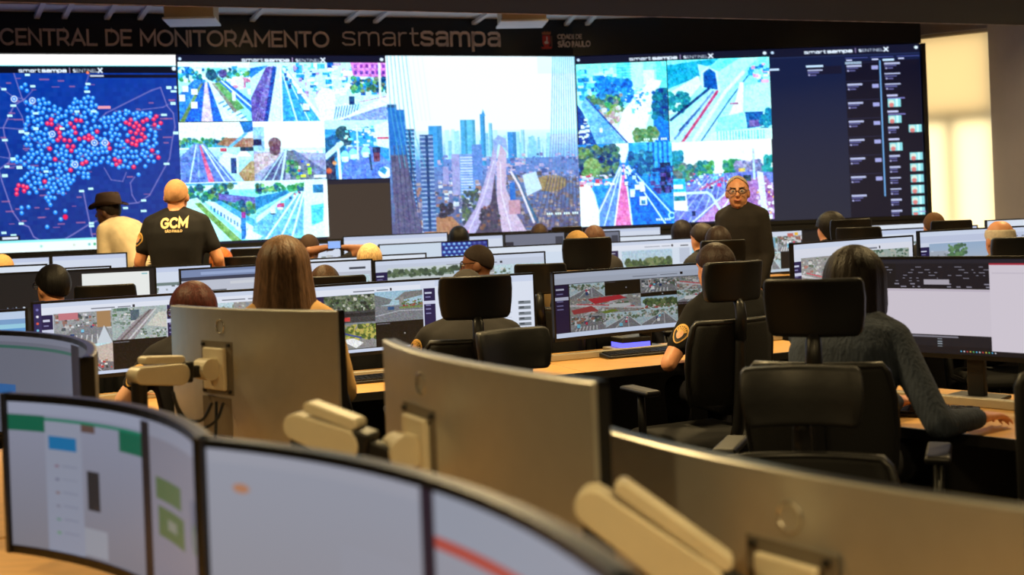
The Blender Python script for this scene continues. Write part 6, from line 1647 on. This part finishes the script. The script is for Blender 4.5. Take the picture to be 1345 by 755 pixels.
    if glasses:
        b = MB()
        for s in (-1, 1):
            b.tube([Hm @ Vector((s * .034 + .027 * math.cos(a), .106 - abs(s * .034 + .027 * math.cos(a)) * .18, .002 + .019 * math.sin(a))) for a in np.linspace(0, 2 * math.pi, 19)], .0028, 6)
            b.tube([Hm @ Vector((s * .061, .094, .008)), Hm @ Vector((s * .08, .06, .01)), Hm @ Vector((s * .082, -.01, .006))], .0026, 6)
        b.tube([Hm @ Vector((-.008, .108, .006)), Hm @ Vector((.008, .108, .006))], .0026, 6)
        go = b.build('glasses', mat('spectacle_frame', rgb(22, 20, 22), .3), root)
        gl = bpy.data.materials.get('tinted_lens')
        if gl is None:
            gl = mat('tinted_lens', rgb(225, 225, 230), .0, noise=.02); gl.node_tree.nodes['Principled BSDF'].inputs['Alpha'].default_value = .10; gl.node_tree.nodes['Principled BSDF'].inputs['IOR'].default_value = 1.08
        for s in (-1, 1):
            b = MB(); pts_ = [Hm @ Vector((s * .034 + .026 * math.cos(a), .105 - abs(s * .034 + .026 * math.cos(a)) * .18, .002 + .018 * math.sin(a))) for a in np.linspace(0, 2 * math.pi, 18, endpoint=False)]
            b.add(pts_, [tuple(range(18))]); b.build('lens', gl, go)
    bvh = None
    if badge:
        bvh = BVHTree.FromPolygons([v.co.copy() for v in sm.vertices], [tuple(p.vertices) for p in sm.polygons])
        shj, el, ha, dr = hands_w['L' if badge != 'R' else 'R']
        s = -1 if badge != 'R' else 1
        c = shj.lerp(el, .42)
        vdir = Vector((s * -.75, .66, -.05)) if badge in ('L', 'R', True) else Vector(badge)
        up = (shj - el).normalized()
        M_gold = mat('badge_gold', rgb(214, 166, 84), .6, noise=.1, nscale=60); M_bk = mat('badge_dark', rgb(30, 28, 30), .7, noise=.05); M_pk = mat('badge_pale', rgb(214, 160, 130), .6, noise=.1)
        sq = lambda f: [(f * .036 * math.cos(a) * (1 if math.sin(a) > -.2 else 1 + .3 * math.sin(a)), f * (.046 * math.sin(a) + .004)) for a in np.linspace(0, 2 * math.pi, 20, endpoint=False)]
        st = c - vdir.normalized() * .4
        b = MB(); ok = decal(b, bvh, st, vdir, up, sq(1.0), .0015, .002)
        if ok:
            bo_ = b.build('badge', M_gold, so)
            b = MB(); decal(b, bvh, st, vdir, up, sq(.82), .004, .001); b.build('badge_field', M_bk, so)
            b = MB(); decal(b, bvh, st, vdir, up, sq(.45), .0055, .001); b.build('badge_emblem', M_pk, so)
            for a in np.linspace(.5, 2.64, 7):
                b = MB(); q = [(.0255 * math.cos(a) + dx_, .0335 * math.sin(a) + .003 + dy_) for dx_, dy_ in ((-.003, -.003), (.003, -.003), (.003, .003), (-.003, .003))]; decal(b, bvh, st, vdir, up, q, .0055, .001); b.build('badge_letter', M_gold, so)
    root.scale = (S, S, S)
    root.location = rloc
    root.rotation_euler = (0, 0, rw_)
    if pose == 'sit' and chair_label:
        cr_ = rz if chair_rz is None else chair_rz
        cw = math.radians(cr_)
        chair(chair_label, (root.location.x + math.sin(cw) * .0, root.location.y, 0), cr_, headrest, min(.97, max(.74, (pel.z - .125) / .40)))
    return dict(root=root, shirt=so, sm=sm, body=bo, Hm=Hm, S=S, hands=hands_w, pel=pel, dz=dz)

def world_hand(p, key):
    return None
GP = 'people in the control room'
# --- standing people
gcm = person('standing man in a black GCM shirt seen from behind, shaved head', (231, 234, 8.3), rz=2, pose='stand', skin='tan', shirt=(24, 23, 25), hair='buzz', haircol=(190, 142, 102), lean=2, badge=True, head_s=.92, voxel=.012, arms={'L': ((-.25, .02, 1.10), (-.27, .14, .89)), 'R': ((.26, .02, 1.10), (.25, .18, .92))}, wide=.98, pants=(28, 28, 34))
bv = BVHTree.FromPolygons([v.co.copy() for v in gcm['sm'].vertices], [tuple(p.vertices) for p in gcm['sm'].polygons])
M_print = mat('cream_print', rgb(232, 202, 150), .8, noise=.04, nscale=40)
def back_print(s, cx, zb, h, wd, stroke, parent, gap=.24):
    lay, tot = text_layout(s, gap, .5)
    for ch, x0, strokes in lay:
        mb = MB()
        for st in strokes:
            fine = []
            for (xa, ya), (xb, yb) in zip(st[:-1], st[1:]):
                for q in range(3): fine.append((xa + (xb - xa) * q / 3, ya + (yb - ya) * q / 3))
            fine.append(st[-1])
            def fn(x, y, d):
                lx, lz = cx + wd * (x / tot - .5), zb + y * h
                hit = bv.ray_cast(Vector((lx, -1, lz)), Vector((0, 1, 0)))[0]
                yy_ = hit.y if hit else -.12
                return (lx, yy_ - .003 - d, lz)
            ribbon(mb, [(x0 + a, b) for a, b in fine], stroke, fn, .002)
        mb.build('print_letter', M_print, parent)
back_print('GCM', .015, 1.318, .056, .160, .28, gcm['shirt'], .30)
back_print('SÃO PAULO', .015, 1.286, .014, .107, .24, gcm['shirt'])
person('standing man in a black sweater with glasses facing the camera', (968, 231, 8.5), rz=132, pose='stand', skin='tan', shirt=(34, 30, 28), sleeve='long', hair='crop', haircol=(172, 158, 142), lean=5, head_rz=36, pitch=2, face=True, glasses=True, voxel=.012, wide=1.05)
person('man in a brown hat and cream shirt leaning past the map', (141, 258, 10.2), rz=62, pose='stand', skin='dark', shirt=(218, 200, 168), sleeve='long', hair='hat', haircol=(30, 22, 20), lean=38, head_rz=18, pitch=4, voxel=.014, wide=.95, head_s=.92, pants=(60, 56, 60))

# --- people of the middle row
person('long-haired woman in a tan blouse seen from behind', (371, 309, 4.22), rz=8, skin='light', shirt=(178, 140, 88), sleeve='long', hair='long', haircol=(92, 66, 46), female=True, lean=2, voxel=.013, wide=1.0, chair_label='black office chair of the long-haired woman', arms={'R': ((.205, .03, .82), (.18, .26, .74)), 'L': ((-.28, .05, .80), (-.18, .28, .72))})
person('red-haired officer in black half hidden by a silver monitor back', (252, 372, 4.75), rz=30, skin='light', shirt=(30, 28, 30), hair='short', haircol=(62, 24, 20), head_rz=20, pitch=6, lean=10, voxel=.013, badge=True, glasses=True, female=True, wide=1.1,  arms={'L': ((-.30, .06, .78), (-.22, .30, .72))})
pc2 = person('officer mostly hidden behind a black headrest in front of the central monitor', (612, 354, 5.12), rz=12, skin='brown', shirt=(34, 32, 32), haircol=(40, 36, 34), hair='buzz', lean=6, voxel=.013, badge=True, wide=1.1)
chair_for(pc2, 'black high-back office chair with wide headrest at the central monitor', 625, 362, 10, True)
pc3 = person('dark-haired officer with a gold arm badge at the street grid monitor', (938, 321, 5.6), rz=22, skin='tan', shirt=(15, 15, 17), hair='short', haircol=(40, 25, 21), lean=6, head_rz=12, voxel=.012, badge=True, wide=1.04, lateral=-8, pitch=4, px_arms=True, arms={'L': ((878, 478, 5.38), (893, 462, 5.72)), 'R': ((1004, 476, 5.55), (965, 458, 5.85))})
chair_for(pc3, 'black high-back office chair of the officer with the arm badge', 967, 343, 24, True)
rw = person('dark-haired woman in a grey ribbed sweater typing at the right desk', (1122, 329, 4.05), rz=-38, skin='tan', shirt=(50, 58, 72), sleeve='long', hair='mid', haircol=(26, 18, 15), female=True, lean=22, pitch=10, voxel=.011, rib=True, wide=1.1, px_arms=True, arms={'R': ((1234, 558, 3.66), (1287, 548, 3.80)), 'L': ((1120, 540, 4.0), (1180, 527, 4.15))}, curl=.3)
chair_for(rw, 'black high-back office chair of the woman in grey', 1066, 366, -22, True)
chair_at('empty black chair whose brown-lit headrest stands before the woman in grey', 1050, 481, 2.95, 168, True)
chair_at('empty black chair with bluish headrest behind the central silver monitor', 668, 432, 4.2, 212, True)

# --- second row
person('dark-haired man with glasses in front of the black monitor', (68, 349, 6.42), rz=28, skin='tan', shirt=(40, 44, 60), haircol=(20, 18, 20), head_rz=26, glasses=True, voxel=.015, chair_label='black office chair of the dark-haired man with glasses')
chair_at('empty black chair right of the dark-haired man with glasses', 137, 374, 5.85, 12, True)
person('man with cropped hair and glasses looking left above the central monitor', (626, 322, 7.1), rz=68, skin='brown', shirt=(40, 36, 36), hair='buzz', haircol=(44, 34, 30), head_rz=14, glasses=True, face=True, voxel=.013, pitch=8, chair_label='black office chair of the man looking left')
pd1 = person('brown-haired head above a black backrest below the grey program monitor', (426, 350, 6.6), rz=5, skin='tan', shirt=(30, 30, 34), haircol=(70, 50, 36), voxel=.018, pitch=6)
chair_for(pd1, 'black chair backrest left of the yellow bus picture', 444, 362, 8, True)
chair_at('black chair turned aside right of the road picture monitor', 708, 346, 6.52, -12, True)
pd2 = person('fair-haired man in beige behind a black headrest', (757, 303, 7.35), rz=12, skin='light', shirt=(150, 122, 84), hair='buzz', haircol=(178, 140, 86), voxel=.016, wide=1.15, pitch=0)
chair_for(pd2, 'black high-back chair of the fair-haired man in beige', 772, 312, 8, True)
pd3 = person('dark-haired head above a tan-edged black chair beside the tree picture', (942, 298, 7.9), rz=5, skin='tan', shirt=(30, 30, 34), haircol=(40, 28, 24), voxel=.018)
chair_for(pd3, 'black chair with tan top edge behind the officer with the badge', 951, 315, 6, True)
pd4 = person('balding man with white side hair at the right edge', (1312, 289, 6.95), rz=10, skin='tan', shirt=(120, 110, 100), hair='horseshoe', haircol=(200, 188, 172), voxel=.016, wide=1.05)
chair_for(pd4, 'black chair at the right edge beside the balding man', 1340, 311, -6, True)

# --- far rows
far = [
    ('bald head at the left edge below the map', (2, 334, 8.25), 0, 'light', 'buzz', (196, 150, 100), (60, 60, 70), 'black chair under the bald head at the left edge'),
    ('orange-haired head right of the GCM officer', (290, 326, 9.0), 4, 'light', 'short', (176, 96, 40), (40, 40, 44), None),
    ('short-haired blond head in front of the far monitors', (485, 321, 8.2), 0, 'light', 'short', (188, 156, 112), (50, 50, 56), 'black chair under the blond head'),
    ('black-haired person below the skyline picture', (602, 291, 11.2), 0, 'tan', 'bob', (14, 12, 14), (16, 16, 18), 'black chair of the black-haired person below the skyline'),
    ('small dark head below the bridge in the skyline picture', (708, 293, 11.55), 0, 'tan', 'short', (60, 44, 34), (30, 30, 34), None),
    ('brown-haired head right behind the black headrest', (780, 297, 9.3), 0, 'tan', 'short', (78, 50, 36), (36, 34, 36), 'black chair under the brown-haired head behind the headrest'),
    ('head with sunlit face left of the standing man in black', (921, 294, 9.0), 35, 'tan', 'short', (36, 28, 26), (30, 30, 34), None),
    ('dark head farthest left of the standing man in black', (895, 291, 10.8), 0, 'tan', 'bob', (30, 24, 30), (26, 24, 30), 'black chair under the farthest dark head'),
    ('dark-haired woman in profile below the event list', (1090, 279, 9.0), 55, 'tan', 'bob', (22, 18, 18), (40, 36, 40), None),
    ('close-cropped head in front of the window blind', (1226, 279, 9.2), 0, 'tan', 'buzz', (92, 64, 42), (40, 40, 46), None),
]
FP = {}
for i, (lab, hd_, rz_, sk, hr, hc, sc_, cl) in enumerate(far):
    FP[lab] = person(lab, hd_, rz=rz_ if rz_ < 40 else 6, head_rz=0 if rz_ < 40 else rz_ - 6, skin=sk, hair=hr, haircol=hc, shirt=sc_, voxel=.02, hands=False, chair_label=cl, lean=3)
chair_for(FP['orange-haired head right of the GCM officer'], 'black chair with tan edge behind the orange-haired head', 311, 337, 4, True)
chair_at('black chair far right of the orange-haired head', 325, 326, 9.6, 0, True)
chair_for(FP['small dark head below the bridge in the skyline picture'], 'black chair top below the right cables of the skyline picture', 744, 297.5, -10, True)
chair_for(FP['dark-haired woman in profile below the event list'], 'black chair beside the woman in profile', 1118, 287.5, -8, True)
chair_at('dark tan-lit chair in front of the event list', 1126, 298, 7.75, -30, True)
chair_for(FP['close-cropped head in front of the window blind'], 'black chair right of the cropped head by the blind', 1250, 289, -14, True)
ph = person('brown-headed person holding up a phone below the white building picture', (405, 297, 9.3), rz=-8, skin='brown', shirt=(24, 24, 30), hair='buzz', haircol=(58, 40, 32), voxel=.014, chair_label='black chair of the person holding up a phone', lean=2, px_arms=True, arms={'L': ((406, 330, 9.05), (430, 325, 9.2)), 'R': ((480, 327, 9.1), (452, 325, 9.2))})
# ------------------------------------------------------------------ small things
def keyboard(label, c, rz, z, w=.44):
    z += .0015
    t = empty('keyboard', (c[0], c[1], z), rz); tag(t, label, 'keyboard')
    b = MB(); b.add([(-w / 2, -.065, 0), (w / 2, -.065, 0), (w / 2, .065, 0), (-w / 2, .065, 0), (-w / 2, -.065, .012), (w / 2, -.065, .012), (w / 2, .065, .024), (-w / 2, .065, .024)], [(0, 3, 2, 1), (4, 5, 6, 7), (0, 1, 5, 4), (1, 2, 6, 5), (2, 3, 7, 6), (3, 0, 4, 7)])
    b.build('case', M_black, t, bevel=.003)
    k = MB()
    for r in range(5):
        for i in range(15):
            x, y = -w / 2 + .018 + i * (w - .036) / 15, -.055 + r * .0225
            z0 = .0125 + (y + .065) / .13 * .012
            k.box((x, y, z0), (x + (w - .036) / 15 * .84, y + .0185, z0 + .006))
    o = k.build('keys', M_bezel, t); o['kind'] = 'stuff'
    return t
def desk_point(u, v, z):
    d0 = P(u, v, 1.0); dz = d0.z - CAM_Z
    y = (z - CAM_Z) / dz
    return P(u, v, y)
p = desk_point(840, 466, DESK_Z); keyboard('black keyboard on the desk before the street grid monitor', (p.x, p.y), .40, DESK_Z)
p = desk_point(497, 500, DESK_Z); keyboard('black keyboard on the desk beside the long-haired woman', (p.x, p.y), .38, DESK_Z)
p = desk_point(1208, 542, .64); keyboard('black keyboard under the left hand of the woman in grey', (p.x - .03, p.y - .03), -.45, .641)
# dock with blue light below the street grid monitor
p = desk_point(838, 459, DESK_Z)
t = empty('docking_station', (p.x - .05, p.y + .01, DESK_Z + .0015), .4); tag(t, 'black docking box with a blue light strip under the street grid monitor', 'dock')
MB().box((-.13, -.07, .0), (.10, .07, .02)).build('base_tray', mat('pale_rail', rgb(176, 168, 150), .45), t, bevel=.004)
MB().box((-.075, -.068, .02), (.10, .066, .045)).build('light_strip', emat('blue_led', (.10, .10, 1.0), 2.2), t)
MB().box((-.08, -.07, .045), (.105, .07, .075)).build('box', M_black, t, bevel=.006)
# phone held up in the far rows
sh_, el_, ha_, dr_ = ph['hands']['R']
pw = P(439, 321, 9.1)
t = empty('phone', pw, -.1); tag(t, 'small phone with a lit screen held up below the dark video tile', 'phone')
MB().box((-.055, .0, -.035), (.055, .01, .03)).build('case', M_black, t, bevel=.004)
MB().box((-.05, -.002, -.031), (.05, .0, .026)).build('screen', emat('phone_picture', (.25, .45, .95), 1.0), t)
# made-up tube frame in place of a dark chair-arm loop, right edge
a, b = P(1338, 492, 3.0), P(1338, 700, 3.0)
t = empty('tube_frame', (a.x, a.y, 0)); tag(t, 'black upright tube frame at the right picture edge', 'frame')
m = MB(); m.tube([(0, 0, .03), (0, 0, a.z - .03), (.012, 0, a.z - .008), (.035, 0, a.z), (.45, 0, a.z), (.473, 0, a.z - .01), (.48, 0, a.z - .04), (.48, 0, .03)], .014, 10); m.build('tube', M_black, t, smooth=True)
for x in (0, .48):
    MB().box((x - .02, -.2, 0), (x + .02, .2, .03)).build('foot', M_black, t, bevel=.006)
# small headset stand / webcam on the near bench
p = desk_point(148, 530, DESK_Z); p = P(146, 526, 3.75)
t = empty('desk_webcam', (p.x, p.y, DESK_Z), -.5); tag(t, 'small brass-coloured desk camera with a blue light left of the silver monitor', 'webcam')
M_brass = mat('warm_brass_plastic', rgb(186, 148, 84), .4, noise=.05)
m = MB(); m.lathe([(.05, 0), (.05, .012), (.014, .02), (.014, .09)], n=20); m.build('stand', M_brass, t, smooth=False)
m = MB(); ellipsoid(m, Matrix.Translation((0, 0, .13)), (0, 0, 0), (.05, .04, .05), 20, 12); m.build('head', M_brass, t, smooth=True)
m = MB(); m.tube([(0, -.03, .13), (0, -.045, .13)], .022, 16); m.build('lens', M_black, t)
m = MB(); box_between(m, (-.085, -.03, .05), (-.06, -.03, .10), .012, .012); m.build('light', emat('blue_led_2', (.12, .12, 1.0), 3.0), t)
